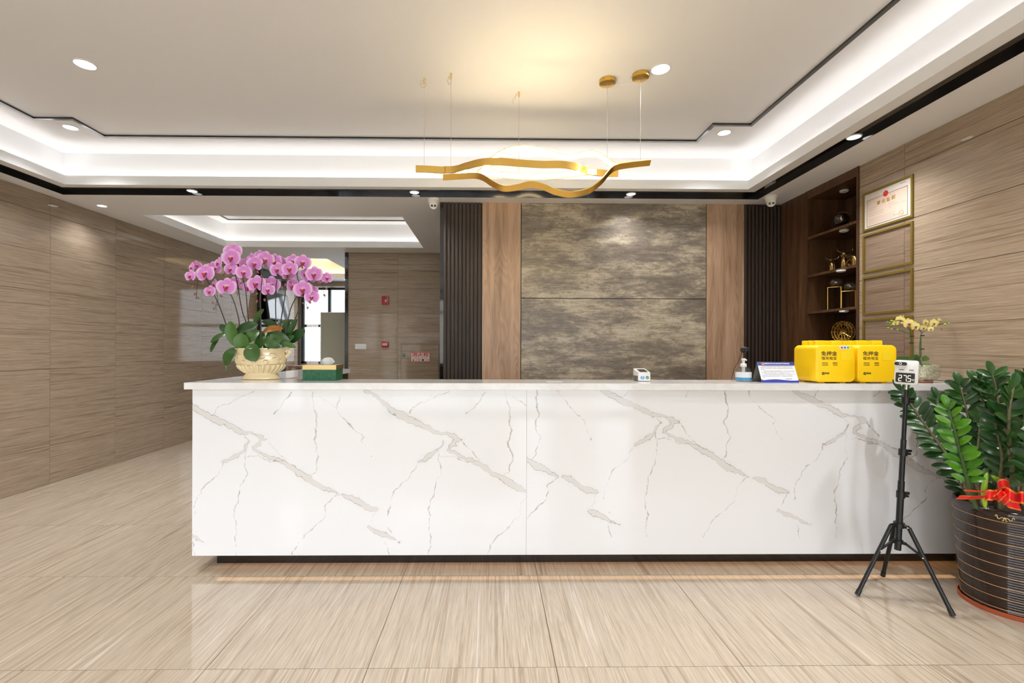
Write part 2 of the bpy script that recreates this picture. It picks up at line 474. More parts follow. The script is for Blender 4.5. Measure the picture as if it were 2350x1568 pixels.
def marble_mat():
    m, t, b = newmat('white_veined_marble'); N = t.nodes.new; L = t.links.new
    g = N('ShaderNodeNewGeometry')
    n1 = N('ShaderNodeTexNoise'); n1.inputs['Scale'].default_value = 38; n1.inputs['Detail'].default_value = 6; L(g.outputs['Position'], n1.inputs['Vector'])
    n2 = N('ShaderNodeTexNoise'); n2.inputs['Scale'].default_value = 9; n2.inputs['Detail'].default_value = 4; L(g.outputs['Position'], n2.inputs['Vector'])

    def pert(attr, amp):
        a = N('ShaderNodeAttribute'); a.attribute_name = attr
        s = N('ShaderNodeMath'); s.operation = 'SUBTRACT'; L(n1.outputs['Fac'], s.inputs[0]); s.inputs[1].default_value = .5
        k = N('ShaderNodeMath'); k.operation = 'MULTIPLY_ADD'; L(s.outputs[0], k.inputs[0]); k.inputs[1].default_value = amp; L(a.outputs['Fac'], k.inputs[2])
        return k.outputs[0]

    def smooth(v, a0, a1, o0, o1):
        r = N('ShaderNodeMapRange'); r.interpolation_type = 'SMOOTHSTEP'; L(v, r.inputs[0])
        for i, x in enumerate((a0, a1, o0, o1)): r.inputs[i + 1].default_value = x
        return r.outputs[0]
    th = pert('vein_thick', .026); tn = pert('vein_thin', .010)
    fill = smooth(th, -.002, .0015, 1, 0)
    ab = N('ShaderNodeMath'); ab.operation = 'ABSOLUTE'; L(th, ab.inputs[0]); edge = smooth(ab.outputs[0], .0004, .0024, 1, 0)
    thin = smooth(tn, .0002, .0036, 1, 0)
    fade = smooth(n2.outputs['Fac'], .32, .62, .15, 1)

    def mul(a, bb):
        k = N('ShaderNodeMath'); k.operation = 'MULTIPLY'; L(a, k.inputs[0])
        if isinstance(bb, float): k.inputs[1].default_value = bb
        else: L(bb, k.inputs[1])
        return k.outputs[0]

    def mix(c, col, f):
        mx = N('ShaderNodeMix'); mx.data_type = 'RGBA'; L(f, mx.inputs[0])
        if c is None: mx.inputs[6].default_value = (.80, .81, .83, 1)
        else: L(c, mx.inputs[6])
        mx.inputs[7].default_value = (*col, 1); return mx.outputs[2]
    halo = smooth(th, -.005, .03, .35, 0)
    c = mix(None, (.70, .70, .70), mul(halo, fade)); c = mix(c, (.68, .67, .66), mul(fill, .9))
    c = mix(c, (.33, .31, .29), mul(mul(edge, fade), .9)); c = mix(c, (.42, .39, .37), mul(mul(thin, fade), .9))
    L(c, b.inputs['Base Color']); b.inputs['Roughness'].default_value = .07
    return m


M['marble'] = marble_mat()


def quartz_mat():
    m, t, b = newmat('white_quartz_top'); N = t.nodes.new; L = t.links.new
    g = N('ShaderNodeNewGeometry'); n = N('ShaderNodeTexNoise'); n.inputs['Scale'].default_value = 7; n.inputs['Detail'].default_value = 8
    n.inputs['Distortion'].default_value = .6; L(g.outputs['Position'], n.inputs['Vector'])
    r = ramp(t, [(.40, (.80, .80, .80)), (.495, (.755, .75, .745)), (.505, (.755, .75, .745)), (.60, (.80, .80, .80))]); L(n.outputs['Fac'], r.inputs[0])
    L(r.outputs[0], b.inputs['Base Color']); b.inputs['Roughness'].default_value = .05
    return m


M['quartz'] = quartz_mat()

# ------------------------------------------------------------------ setting: shell
XL, XR, ZC, ZU, YB, YM, YF, YN = -4.373, 3.0, 2.853, 3.227, 4.778, 7.32, 10.56, -3.6
ZI = 2.887
tile_cache = {}


def tile(parent, mname, x0, x1, y0, y1, z0, z1):
    k = (mname, round(x1 - x0, 3), round(y1 - y0, 3), round(z1 - z0, 3))
    if k not in tile_cache:
        mb = MB().box(0, k[1], 0, k[2], 0, k[3]); me = bpy.data.meshes.new('tile'); me.from_pydata(mb.v, [], mb.f); me.materials.append(M[mname])
        tile_cache[k] = me
    o = bpy.data.objects.new('tile', tile_cache[k]); COL.objects.link(o); o.parent = parent; o.location = Vector((x0, y0, z0)) - wloc(parent)
    return o


floor = struct(build(MB().box(XL - .3, XR + .4, YN - .3, YF + .3, -.12, -.004), 'floor', M['grout']))
xj = [XL, -4.4 + .0, -3.6, -2.8, -2.0, -1.203, -.52, .28, 1.08, 1.88, 2.68, XR]
xj = [XL, -3.6, -2.8, -2.0, -1.203, -.52, .28, 1.08, 1.88, 2.68, XR]
yj = [YN] + [1.974 + .8 * k for k in range(-6, 11) if 1.974 + .8 * k > YN + .05] + [YF]
G = .0014
for i in range(len(xj) - 1):
    for j in range(len(yj) - 1):
        if yj[j] > 5.0 and xj[i] > .2: continue
        tile(floor, 'floor_stone', xj[i] + G, xj[i + 1] - G, yj[j] + G, yj[j + 1] - G, -.006, 0)
zj = [0.0] + [.376 + .3815 * k for k in range(7)] + [ZC]
G = .0015
wl = struct(build(MB().box(XL - .2, XL - .006, YN, YF + .2, 0, ZC), 'wall_left', M['grout']))
ylj = [YN] + [4.654 + .803 * k for k in range(-10, 8) if YN + .05 < 4.654 + .803 * k < YF - .05] + [YF]
for i in range(len(ylj) - 1):
    for j in range(8): tile(wl, 'wall_stone', XL - .006, XL, ylj[i] + G, ylj[i + 1] - G, zj[j] + G, zj[j + 1] - G)
wr = struct(build(MB().box(XR + .006, XR + .6, YN, 3.747, 0, ZC).box(XR + .40, XR + .6, 3.747, YB + .2, 0, ZC).box(XR + .006, XR + .40, 4.37, YB + .003, 0, ZC), 'wall_right', M['grout']))
yrj = [YN, -2.27, -1.47, -.67, .13, .93, 1.73, 2.53, 3.332, 3.747]
for i in range(len(yrj) - 1):
    for j in range(8):
        z0 = zj[j] + (.012 if j else 0); z1 = zj[j + 1] + (.012 if j < 7 else 0)
        tile(wr, 'wall_stone', XR, XR + .006, yrj[i] + G, yrj[i + 1] - G, z0 + G, z1 - G)
# middle wall behind the reception (corridor side)
wm = struct(build(MB().box(-2.25, .4, YM + .006, YM + .25, 0, ZC), 'wall_middle', M['grout']))
xmj = [-2.25, at(913, 700, Y=YM).x, -.69, .4]
for i in range(3):
    for j in range(8): tile(wm, 'wall_stone', xmj[i] + G, xmj[i + 1] - G, YM, YM + .006, zj[j] + G, zj[j + 1] - G)
struct(build(MB().box(-2.30, -2.25, YM - .012, YM + .25, 0, ZC), 'trim_3', M['black_gloss']))
# far wall with its window
WX0, WX1, WZ0, WZ1 = -4.32, -1.6, .99, 2.71
wf = struct(build(MB().box(XL, WX0, YF + .006, YF + .2, 0, ZC).box(WX1, .4, YF + .006, YF + .2, 0, ZC).box(WX0, WX1, YF + .006, YF + .2, 0, WZ0).box(WX0, WX1, YF + .006, YF + .2, WZ1, ZC), 'wall_far', M['grout']))
for i, x in enumerate((WX0, -3.52, -2.72, -1.92)):
    x1 = (-3.52, -2.72, -1.92, WX1)[i]
    tile(wf, 'wall_stone', x + G, x1 - G, YF, YF + .006, WZ1 + G, ZC - G)
    for j in range(3): tile(wf, 'wall_stone', x + G, x1 - G, YF, YF + .006, (0, .376, .7575)[j] + G, (.376, .7575, WZ0)[j] - G)
mb = MB()
for x0, x1 in ((WX0, WX0 + .06), (-3.72, -3.66), (WX1 - .06, WX1)): mb.box(x0, x1, YF + .05, YF + .12, WZ0, WZ1)
mb.box(WX0, WX1, YF + .05, YF + .12, WZ0, WZ0 + .05).box(WX0, WX1, YF + .05, YF + .12, WZ1 - .04, WZ1)
for x0, x1 in ((WX0 + .06, -3.72), (-3.66, WX1 - .06)): mb.box(x0, x1, YF + .06, YF + .11, 1.82, 1.88)
w1 = struct(build(mb, 'window_1', M['window_frame']))
for x0, x1 in ((WX0 + .06, -3.72), (-3.66, WX1 - .06)):
    for z0, z1 in ((WZ0 + .05, 1.82), (1.88, WZ1 - .04)):
        build(MB().box(x0, x1, YF + .08, YF + .086, z0, z1), 'pane', M['pane'], w1)
struct(build(MB().box(.4, .6, YB + .2, YF + .2, 0, ZC), 'wall_corridor', M['paint']))


def wavy(x0, x1, y, z0, z1, n, amp, wl_):
    mb = MB(); vs = []; fs = []
    for i in range(n + 1):
        x = x0 + (x1 - x0) * i / n; yy = y + amp * math.sin(2 * PI * (x - x0) / wl_) + amp * .4 * math.sin(7 * x)
        vs += [(x, yy, z0), (x, yy, z1)]
    for i in range(n): fs.append((2 * i, 2 * i + 2, 2 * i + 3, 2 * i + 1))
    return mb.add(vs, fs)


cu = thing('curtain', (-3.98, YF - .14, 0), 'sheer white curtain hanging at the left of the far window', 'curtain')
build(wavy(-4.13, -3.86, YF - .14, .01, 2.70, 60, .03, .09), 'curtain_fabric', M['curtain'], cu, smooth=60)
build(MB().tube([(-4.2, YF - .14, 2.72), (-3.2, YF - .14, 2.72)], .012), 'curtain_rail', M['steel'], cu)
# front (entrance) wall behind the photographer: glazed, with a lawn and a building outside
wn = struct(build(MB().box(XL, XR, YN - .15, YN, 2.78, ZC).box(XL, XL + .08, YN - .15, YN, 0, 2.78).box(XR - .12, XR, YN - .15, YN, 0, 2.78), 'wall_front', M['paint']))
mb = MB(); fx = [XL + .08, -3.70, -2.05, -.4, 1.25, XR - .12]
for x in fx: mb.box(x - .035, x + .035, YN - .11, YN - .03, 0, 2.78)
for x0, x1 in zip(fx, fx[1:]):
    for z in (.05, 2.36, 2.75): mb.box(x0 + .035, x1 - .035, YN - .10, YN - .04, z - .035, z + .035)
w2 = struct(build(mb, 'window_2', M['window_frame']))
for x0, x1 in zip(fx, fx[1:]):
    for z0, z1 in ((.085, 2.325), (2.395, 2.715)): build(MB().box(x0 + .035, x1 - .035, YN - .075, YN - .069, z0, z1), 'pane', M['pane'], w2)
for x0, x1, lb in ((-3.62, -2.1, 'long sheer curtain over the second pane of the glazed entrance wall'), (1.3, 2.1, 'short sheer curtain at the right end of the glazed entrance wall')):
    c = build(wavy(x0, x1, YN + .1, .03, 2.75, 150, .03, .13), 'curtain', M['curtain'], origin=((x0 + x1) / 2, YN + .1, 0), smooth=60)
    tag(c, lb, 'curtain', 'curtains of the glazed entrance wall')
struct(build(MB().box(-60, 60, -80, -14, -.3, -.12), 'ground_lawn', M['grass']))
struct(build(MB().box(-60, 60, -14, YN - .16, -.3, -.12).box(-60, 60, YF + .25, 80, -.3, -.12), 'ground_added_paving', M['paving']))  # near strip added to keep green lawn bounce off the room
nb = thing('sky_blocker_building', (-3, 17, -.12), 'added pale building block screening the sky outside the far window', 'building')  # unseen building added to block sky and dim the far window's reflection
build(MB().box(-22, 10, 17, 24, -.12, 9), 'wall', M['facade_blocker'], nb)
for i in range(6): build(MB().box(-20 + i * 5, -18.6 + i * 5, 16.95, 17.02, 3.8, 5.2), 'window', M['facade_glass'], nb)
bl = thing('apartment_building', (-12, -34, -.12), 'pale apartment block across the lawn outside the entrance', 'building')
build(MB().box(-26, 2, -44, -34, -.12, 12), 'wall', M['facade'], bl)
for i in range(9):
    for j in range(4): build(MB().box(-25 + i * 3, -23.4 + i * 3, -34.02, -33.9, 1 + j * 3, 2.6 + j * 3), 'window', M['facade_glass'], bl)

# ------------------------------------------------------------------ ceiling
def ring(mb, ix0, ix1, iy0, iy1, ox0, ox1, oy0, oy1, z0, z1, mi=0):
    mb.box(ox0, ix0, oy0, oy1, z0, z1, mi); mb.box(ix1, ox1, oy0, oy1, z0, z1, mi)
    mb.box(ix0, ix1, oy0, iy0, z0, z1, mi); mb.box(ix0, ix1, iy1, oy1, z0, z1, mi)


T1o = (-4.20, 2.66, -2.9, 4.60); T1i = (-4.012, 2.459, -2.7, 4.415)
T2 = (-3.95, -1.02, 5.31, 6.95); T3 = (-3.75, -2.775, 7.85, 9.98)
H2, H3 = [(t[0] - .009, t[1] + .009, t[2] - .009, t[3] + .009) for t in (T2, T3)]
mb = MB()
xs = sorted({XL - .2, XR + .6, T1o[0], T1o[1], H2[0], H2[1], H3[0], H3[1]}); ys = sorted({YN - .15, YF + .2, T1o[2], T1o[3], H2[2], H2[3], H3[2], H3[3]})
for x0, x1 in zip(xs, xs[1:]):
    for y0, y1 in zip(ys, ys[1:]):
        mx_, my_ = (x0 + x1) / 2, (y0 + y1) / 2
        if any(t[0] < mx_ < t[1] and t[2] < my_ < t[3] for t in (T1o, H2, H3)): continue
        mb.box(x0, x1, y0, y1, ZC, ZC + .04)


def tray(mb, r, zb, lip, set_, zu):
    x0, x1, y0, y1 = r
    ring(mb, x0, x1, y0, y1, x0 - .018, x1 + .018, y0 - .018, y1 + .018, zb, zb + lip)
    ring(mb, x0 - .018, x1 + .018, y0 - .018, y1 + .018, x0 - set_ - .1, x1 + set_ + .1, y0 - set_ - .1, y1 + set_ + .1, zb, zb + .022)
    ring(mb, x0 - set_, x1 + set_, y0 - set_, y1 + set_, x0 - set_ - .1, x1 + set_ + .1, y0 - set_ - .1, y1 + set_ + .1, zb + .022, zu)
    mb.box(x0 - set_ - .1, x1 + set_ + .1, y0 - set_ - .1, y1 + set_ + .1, zu, zu + .05)


ring(mb, T1o[0], T1o[1], T1o[2], T1o[3], T1o[0] - .05, T1o[1] + .05, T1o[2] - .05, T1o[3] + .05, ZC + .04, ZI + .03)
tray(mb, T1i, ZI, .085, .115, ZU); tray(mb, T2, ZC + .0015, .09, .10, ZU); tray(mb, T3, ZC + .0015, .09, .10, ZU)
ring(mb, T1i[0] - .2, T1i[1] + .2, T1i[2] - .2, T1i[3] + .18, XL - .1, XR + .5, YN - .1, YB + .3, ZU, ZU + .05)
ceil = struct(build(mb, 'ceiling', M['paint']))


def led(r, z, wd, m, name='cove_light'):
    x0, x1, y0, y1 = r; mb = MB(); e = .05
    mb.box(x0, x1, y1 + e, y1 + e + wd, z, z + .008).box(x0, x1, y0 - e - wd, y0 - e, z, z + .008)
    mb.box(x1 + e, x1 + e + wd, y0, y1, z, z + .008).box(x0 - e - wd, x0 - e, y0, y1, z, z + .008)
    return build(mb, name, m, ceil)


led(T1i, ZI + .024, .02, M['cove']); led(T2, ZC + .042, .02, M['cove2'])
tag(led(T3, ZC + .042, .03, M['cove_warm']), 'warm yellow cove light strip of the far ceiling tray')
# black trim band round the tray and the thin black inlay lines
mb = MB()
ring(mb, -4.11, 2.56, -2.8, 4.49, T1o[0] + .001, T1o[1] - .001, T1o[2] + .001, T1o[3] - .001, ZI - .004, ZI - .0005)
ring(mb, T1o[0] + .004, T1o[1] - .004, T1o[2] + .004, T1o[3] - .004, T1o[0] - .001, T1o[1] + .001, T1o[2] - .001, T1o[3] + .001, ZC - .002, ZI - .0005)
struct(build(mb, 'trim_1', M['black_gloss']))


def polyline_strip(pts, wd, z0, z1, name):
    mb = MB(); n = len(pts)
    def off(i, s):
        p = Vector(pts[i]); a = Vector(pts[i - 1]); b = Vector(pts[(i + 1) % n])
        d1 = (p - a).normalized(); d2 = (b - p).normalized(); n1 = Vector((-d1.y, d1.x)); n2 = Vector((-d2.y, d2.x))
        k = (n1 + n2); return p + k / (1 + n1.dot(n2)) * s
    vs = []
    for i in range(n):
        for s in (-wd / 2, wd / 2):
            q = off(i, s); vs += [(q.x, q.y, z0), (q.x, q.y, z1)]
    fs = []
    for i in range(n):
        j = (i + 1) % n; a, b = i * 4, j * 4
        fs += [(a, a + 2, b + 2, b), (a + 1, b + 1, b + 3, a + 3), (a, b, b + 1, a + 1), (a + 2, a + 3, b + 3, b + 2)]
    return struct(build(mb.add(vs, fs), name, M['black_gloss']))


a0, a1, b0, b1, nc = -3.733, 2.153, -2.2, 4.139, .312
polyline_strip([(a0, b0 + nc), (a0 + nc, b0 + nc), (a0 + nc, b0), (a1 - nc, b0), (a1 - nc, b0 + nc), (a1, b0 + nc), (a1, b1 - nc), (a1 - nc, b1 - nc), (a1 - nc, b1), (a0 + nc, b1), (a0 + nc, b1 - nc), (a0, b1 - nc)],
               .028, ZU - .014, ZU + .001, 'trim_2')
polyline_strip([(-3.84, 5.45), (-1.25, 5.45), (-1.25, 6.82), (-3.84, 6.82)], .022, ZU - .012, ZU + .001, 'trim_4')
polyline_strip([(-3.6, 8.1), (-2.95, 8.1), (-2.95, 8.75), (-3.6, 8.75)], .022, ZU - .012, ZU + .001, 'trim_5')

# ------------------------------------------------------------------ back feature wall
wb = struct(build(MB().box(-.50, XR + .6, YB + .004, YB + .2, 0, ZC).box(-.50, .4, YB + .2, YM, 0, ZC), 'wall_back', M['slat_back']))
build(MB().box(-.528, -.492, YB - .012, YB + .02, 0, ZC), 'edge_strip', M['black_gloss'], wb)
build(MB().box(-.528, -.50, YB + .02, YM - .01, 0, ZC), 'side_cladding', M['black_gloss'], wb)
sm = None


def slats(x0, x1, n):
    global sm
    p = (x1 - x0) / n; wd = p * .54
    me = bpy.data.meshes.new('slat'); q = MB().box(0, wd, 0, .024, 0, ZC - .004).box(wd, wd + p * .2, .009, .024, 0, ZC - .004)
    me.from_pydata(q.v, [], q.f); me.materials.append(M['slat'])
    for k in range(n):
        o = bpy.data.objects.new('slat', me); COL.objects.link(o); o.parent = wb; o.location = (x0 + k * p, YB - .022, 0)


slats(-.49, -.096, 10); slats(2.615, XR - .002, 10)
for x0, x1 in ((-.094, .301), (2.224, 2.613)):
    o = build(MB().box(x0, x1, YB - .012, YB + .004, 0, ZC), 'wood_panel', M['light_wood'], wb)
    tag(o, 'pale walnut veneer panel beside the slate panels')
for z0, z1 in ((0, 1.868), (1.875, ZC)):
    o = build(MB().box(.309, 2.216, YB - .012, YB + .004, z0, z1), 'slate_panel', M['slate'], wb); tag(o, 'mottled grey and beige slate-look panel')

# ------------------------------------------------------------------ display niche (dark walnut shelving let into the right wall)
NY0, NY1, NX = 3.747, 4.356, 3.36
ni = thing('display_shelving', (XR + .18, 4.05, 0), 'tall dark walnut display shelving let into the right wall beside the feature wall', 'shelving')
build(MB().box(XR - .004, XR + .006, 4.37, YB - .024, 0, ZC), 'side_panel', M['dark_wood'], ni)
build(MB().box(XR - .010, NX, NY1, 4.372, 0, ZC), 'upright', M['dark_wood'], ni)
build(MB().box(XR - .010, NX, NY0 - .004, NY0 + .018, 0, ZC), 'upright', M['dark_wood'], ni)
build(MB().box(NX, NX + .02, NY0, NY1, 0, ZC), 'back_panel', M['dark_wood'], ni)
build(MB().box(XR - .008, NX, NY0 + .018, NY1, 2.776, ZC), 'top_panel', M['dark_wood'], ni)
SH = [2.416, 2.055, 1.71, 1.365, 1.02, .67, .32]
for z in SH: build(MB().box(XR - .004, NX, NY0 + .018, NY1, z - .022, z), 'shelf', M['dark_wood'], ni)
for (px, py), z in zip(((1937, 437), (1937, 528), (1930, 620), (1937, 713)), [2.776] + [s - .022 for s in SH[:3]]):
    p = at(px, py, Z=z); r = .034
    o = build(MB().lathe([(r, 0), (r, -.012), (r * .72, -.016), (r * .66, -.010)], 24, (p.x, p.y, z)), 'puck_light', M['cam_white'], ni, smooth=40)
    build(MB().lathe([(r * .6, -.009), (r * .6, -.011)], 20, (p.x, p.y, z)), 'lens', M['grey_card'], o)

# ------------------------------------------------------------------ reception counter
CY0, CXL, CXR = 2.854, -1.822, 2.985
ZT, ZTB, ZB = 1.1465, 1.1065, .0865
rc = thing('reception_counter', (0.58, 3.0, 0), 'long white marble-clad reception counter with grey veins and black plinth', 'counter')
VK = 2.611
THICK = [[(-63, 45, 8), (7, 85, 12), (57, 135, 14), (102, 175, 14), (150, 195, 22), (200, 218, 20), (250, 245, 14), (310, 270, 18), (350, 292, 10), (410, 305, 5)],
         [(395, 300, 5), (430, 306, 6), (462, 318, 17), (485, 332, 12), (505, 336, 3)], [(470, 340, 6), (455, 365, 15), (430, 385, 8), (425, 400, 8), (450, 415, 9)],
         [(450, 412, 8), (500, 436, 11), (560, 460, 10), (610, 482, 14), (660, 510, 17), (720, 552, 15), (790, 597, 22), (850, 630, 15), (900, 652, 8), (935, 668, 2)],
         [(945, 665, 3), (990, 680, 15), (1050, 715, 15), (1110, 745, 18), (1158, 758, 9)], [(1115, 868, 13), (1170, 895, 14), (1230, 925, 10), (1298, 950, 1)],
         [(392, 352, 6), (365, 395, 3), (320, 435, 14), (250, 470, 7)]]
THIN = [[(245, 475, 2), (200, 560, 2), (145, 600, 3), (110, 640, 2), (75, 710, 1), (62, 800, 1)],
        [(370, 400, 1), (375, 480, 2), (382, 545, 1), (355, 600, 1), (330, 680, 2), (310, 760, 2), (312, 850, 3), (320, 900, 2), (312, 1030, 1)],
        [(185, 180, 2), (215, 145, 1), (300, 105, 2), (430, 45, 2)], [(300, 100, 1), (340, 50, 1)], [(505, 335, 1), (545, 390, 2), (570, 420, 2), (620, 470, 1), (680, 500, 1)],
        [(655, 50, 1), (620, 100, 3), (580, 140, 1), (540, 185, 1)], [(765, 40, 2), (785, 120, 4), (795, 200, 5), (803, 290, 4), (785, 340, 5), (800, 400, 4), (815, 430, 6), (795, 490, 2), (795, 530, 2), (770, 550, 1)],
        [(820, 80, 1), (920, 150, 1), (945, 190, 1), (980, 230, 2), (1030, 285, 2), (1085, 325, 1), (1075, 350, 1), (1125, 440, 1)], [(935, 60, 1), (925, 150, 1)],
        [(920, 670, 1), (860, 720, 1), (850, 800, 1), (790, 860, 2), (730, 910, 1), (690, 960, 2), (655, 1025, 1)], [(1150, 775, 1), (1125, 840, 1)],
        [(385, 435, 1), (450, 440, 2), (520, 465, 2), (600, 470, 1)], [(375, 320, 2), (400, 345, 2)], [(1215, 950, 1), (1238, 1030, 1)], [(1225, 870, 1), (1250, 895, 1)]]


def vein_fields(P, offs):
    out = []; x_, z_ = P[:, 0].copy(), P[:, 1].copy()
    P = np.stack([x_ + .005 * np.sin(z_ * 41 + 1.3 + x_ * 9) + .003 * np.sin(z_ * 97 + x_ * 23) + .0015 * np.sin(z_ * 231 - x_ * 80),
                  z_ + .004 * np.sin(x_ * 47 + z_ * 13) + .002 * np.sin(x_ * 121 + .7) + .001 * np.sin(x_ * 260 + z_ * 60)], 1)
    for segs, base in ((THICK, 0), (THIN, 0)):
        D = np.full(len(P), 9.0)
        for ox, oy in offs:
            for pl in segs:
                pts = []
                for x, y, w_ in pl:
                    q = at(420 + x / VK + ox, 880 + y / VK + oy, Y=CY0); pts.append((q.x, q.z, w_ / VK * .00268 * (.95 if segs is THICK else .45)))
                for (ax, az, aw), (bx, bz, bw) in zip(pts, pts[1:]):
                    dx, dz = bx - ax, bz - az; L2 = dx * dx + dz * dz + 1e-12
                    t = np.clip(((P[:, 0] - ax) * dx + (P[:, 1] - az) * dz) / L2, 0, 1)
                    d = np.hypot(P[:, 0] - ax - t * dx, P[:, 1] - az - t * dz) - (aw + (bw - aw) * t)
                    D = np.minimum(D, d)
        out.append(D)
    return out


def marble_panel(x0, x1, offs):
    nx, nz = int((x1 - x0) / .005), int((ZTB - ZB) / .005)
    gx, gz = np.linspace(x0, x1, nx + 1), np.linspace(ZB, ZTB, nz + 1)
    XX, ZZ = np.meshgrid(gx, gz); P = np.stack([XX.ravel(), ZZ.ravel()], 1)
    vs = [(a, CY0, b) for a, b in P]; W = nx + 1
    fs = [(j * W + i, j * W + i + 1, (j + 1) * W + i + 1, (j + 1) * W + i) for j in range(nz) for i in range(nx)]
    n = len(vs); vs += [(x0, CY0 + .018, ZB), (x1, CY0 + .018, ZB), (x1, CY0 + .018, ZTB), (x0, CY0 + .018, ZTB)]
    bl_, br, tr, tl = 0, nx, nz * W + nx, nz * W
    fs += [(n, n + 3, n + 2, n + 1), (bl_, tl, n + 3, n), (br, n + 1, n + 2, tr), (bl_, n, n + 1, br), (tl, tr, n + 2, n + 3)]
    o = build(MB().add(vs, fs), 'front_panel', M['marble'], rc)
    a, b = vein_fields(P, offs)
    for nm, A in (('vein_thick', a), ('vein_thin', b)):
        at_ = o.data.attributes.new(nm, 'FLOAT', 'POINT'); at_.data.foreach_set('value', np.concatenate([A, np.full(4, 9.0)]).astype(np.float32))
    return o


XS = at(1208.5, 1000, Y=CY0).x
marble_panel(CXL, XS - .0006, [(-445.4, 0), (0, 0), (445.4, 0)])
marble_panel(XS + .0006, CXR, [(72.6, -40), (507.6, -40), (942.6, -40), (1377.6, -40)])
YE = 4.66
build(MB().box(CXL, CXL + .018, CY0 + .02, YE, ZB, ZTB), 'side_panel', M['quartz'], rc)
build(MB().box(CXL + .018, CXR, CY0 + .019, 3.10, ZB, ZTB - .001).box(CXL + .018, -1.44, 3.10, YE, ZB, ZTB - .001), 'carcass', M['dark_wood'], rc)
build(MB().box(-1.722, CXR, 2.942, 3.08, 0, ZB).box(-1.722, -1.50, 3.08, YE - .08, 0, ZB), 'plinth', M['black_gloss'], rc)
build(MB().box(-1.70, 2.94, 2.895, 2.93, ZB - .004, ZB - .0005), 'light_strip', M['under'], rc)
TX = -1.812
ctop = build(MB().prism([(TX - .02 + .0, 0), (TX, 0)], 0, 0) if False else MB().box(-1.845, XR - .002, 2.81, 3.148, ZTB, ZT).box(-1.845, -1.415, 3.148, YE + .02, ZTB, ZT), 'countertop', M['quartz'], origin=(0.58, 3.0, ZTB))
tag(ctop, 'thin white quartz countertop lying along the whole reception counter', 'countertop')

# ------------------------------------------------------------------ lights in the ceiling
def downlight(px, py, z, r, watts, label, size=125):
    p = at(px, py, Z=z)
    return downlight_at(p.x, p.y, z, r, watts, label, size)


def downlight_at(x, y, z, r, watts, label, size=125):
    t = thing('downlight', (x, y, z), label, 'ceiling light', 'recessed ceiling downlights')
    build(MB().lathe([(r, 0), (r, -.004), (r * .86, -.006), (r * .82, -.002)], 28, (x, y, z), cap=False), 'bezel', M['pure_white'], t, smooth=40)
    build(MB().lathe([(r * .83, -.0045), (r * .83, -.003)], 28, (x, y, z)), 'lens', M['lamp'], t)
    l = bpy.data.lights.new('downlight_beam', 'SPOT'); l.energy = watts; l.spot_size = math.radians(size); l.spot_blend = .9
    l.shadow_soft_size = r * .8; l.color = (.98, .985, 1)
    o = bpy.data.objects.new('downlight_beam', l); COL.objects.link(o); o.parent = t; o.location = (0, 0, -.02)
    return t


B = ZI - .004
downlight(195, 147, ZU, .068, SPOT_W, 'large downlight alone in the upper left of the ceiling')
downlight(1516, 158, ZU, .068, SPOT_W, 'large downlight beside the round gold ceiling plates')
downlight(162, 292, ZU, .058, SPOT_W, 'downlight in the left notch of the black ceiling line')
downlight(1662, 304, ZU, .058, SPOT_W, 'downlight in the right notch of the black ceiling line')
downlight(441, 438, B, .048, RIM_W, 'left downlight in the black band, above the pink orchids')
downlight(951, 441, B, .048, RIM_W, 'middle downlight in the black band, left of the white dome camera')
downlight(1448, 445, B, .048, RIM_W * .45, 'right downlight in the black band, above the slate panels')
downlight(1960, 314, B, .048, RIM_W, 'downlight in the black band above the display shelving')
downlight(234, 472, ZC, .048, COR_W, 'downlight in the low soffit next to the left wall')
downlight_at(-2.686, .9, ZU, .068, SPOT_W, 'left downlight overhead in front of the counter')
downlight_at(-.78, .9, ZU, .068, SPOT_W, 'middle downlight overhead in front of the counter')
downlight_at(1.125, .9, ZU, .068, SPOT_W, 'right downlight overhead in front of the counter')
for x_, lb_ in ((-2.686, 'left added fill downlight overhead behind the photographer'), (-.78, 'middle added fill downlight overhead behind the photographer'), (1.125, 'right added fill downlight overhead behind the photographer')):
    downlight_at(x_, -1.3, ZU, .068, SPOT_W * 1.3, lb_)  # unseen lamps added to brighten the ceiling by bounce off the floor
downlight_at(2.606, 1.9, B, .048, RIM_W * 1.7, 'second downlight in the black band along the right wall')
downlight(670, 632, ZC, .048, COR_W, 'small downlight far back in the soffit, seen between the orchids')
downlight_at(-3.25, 5.85, ZU, .058, COR_W * 2.2, 'left added fill downlight hidden inside the corridor ceiling tray')  # this and the next lamp: unseen, added to brighten corridor and soffits
downlight_at(-1.75, 5.85, ZU, .058, COR_W * 2.2, 'right added fill downlight hidden inside the corridor ceiling tray')
downlight_at(-3.2, 10.25, ZC, .048, COR_W, 'downlight in the soffit in front of the far window')

# ------------------------------------------------------------------ pendants
def smoothpath(pts, n=8):
    P = [Vector(p) for p in pts]; out = []
    for i in range(len(P) - 1):
        p0 = P[max(i - 1, 0)]; p1 = P[i]; p2 = P[i + 1]; p3 = P[min(i + 2, len(P) - 1)]
        for k in range(n):
            t = k / n
            out.append(.5 * ((2 * p1) + (p2 - p0) * t + (2 * p0 - 5 * p1 + 4 * p2 - p3) * t * t + (3 * p1 - p0 - 3 * p2 + p3) * t ** 3))
    out.append(P[-1]); return out


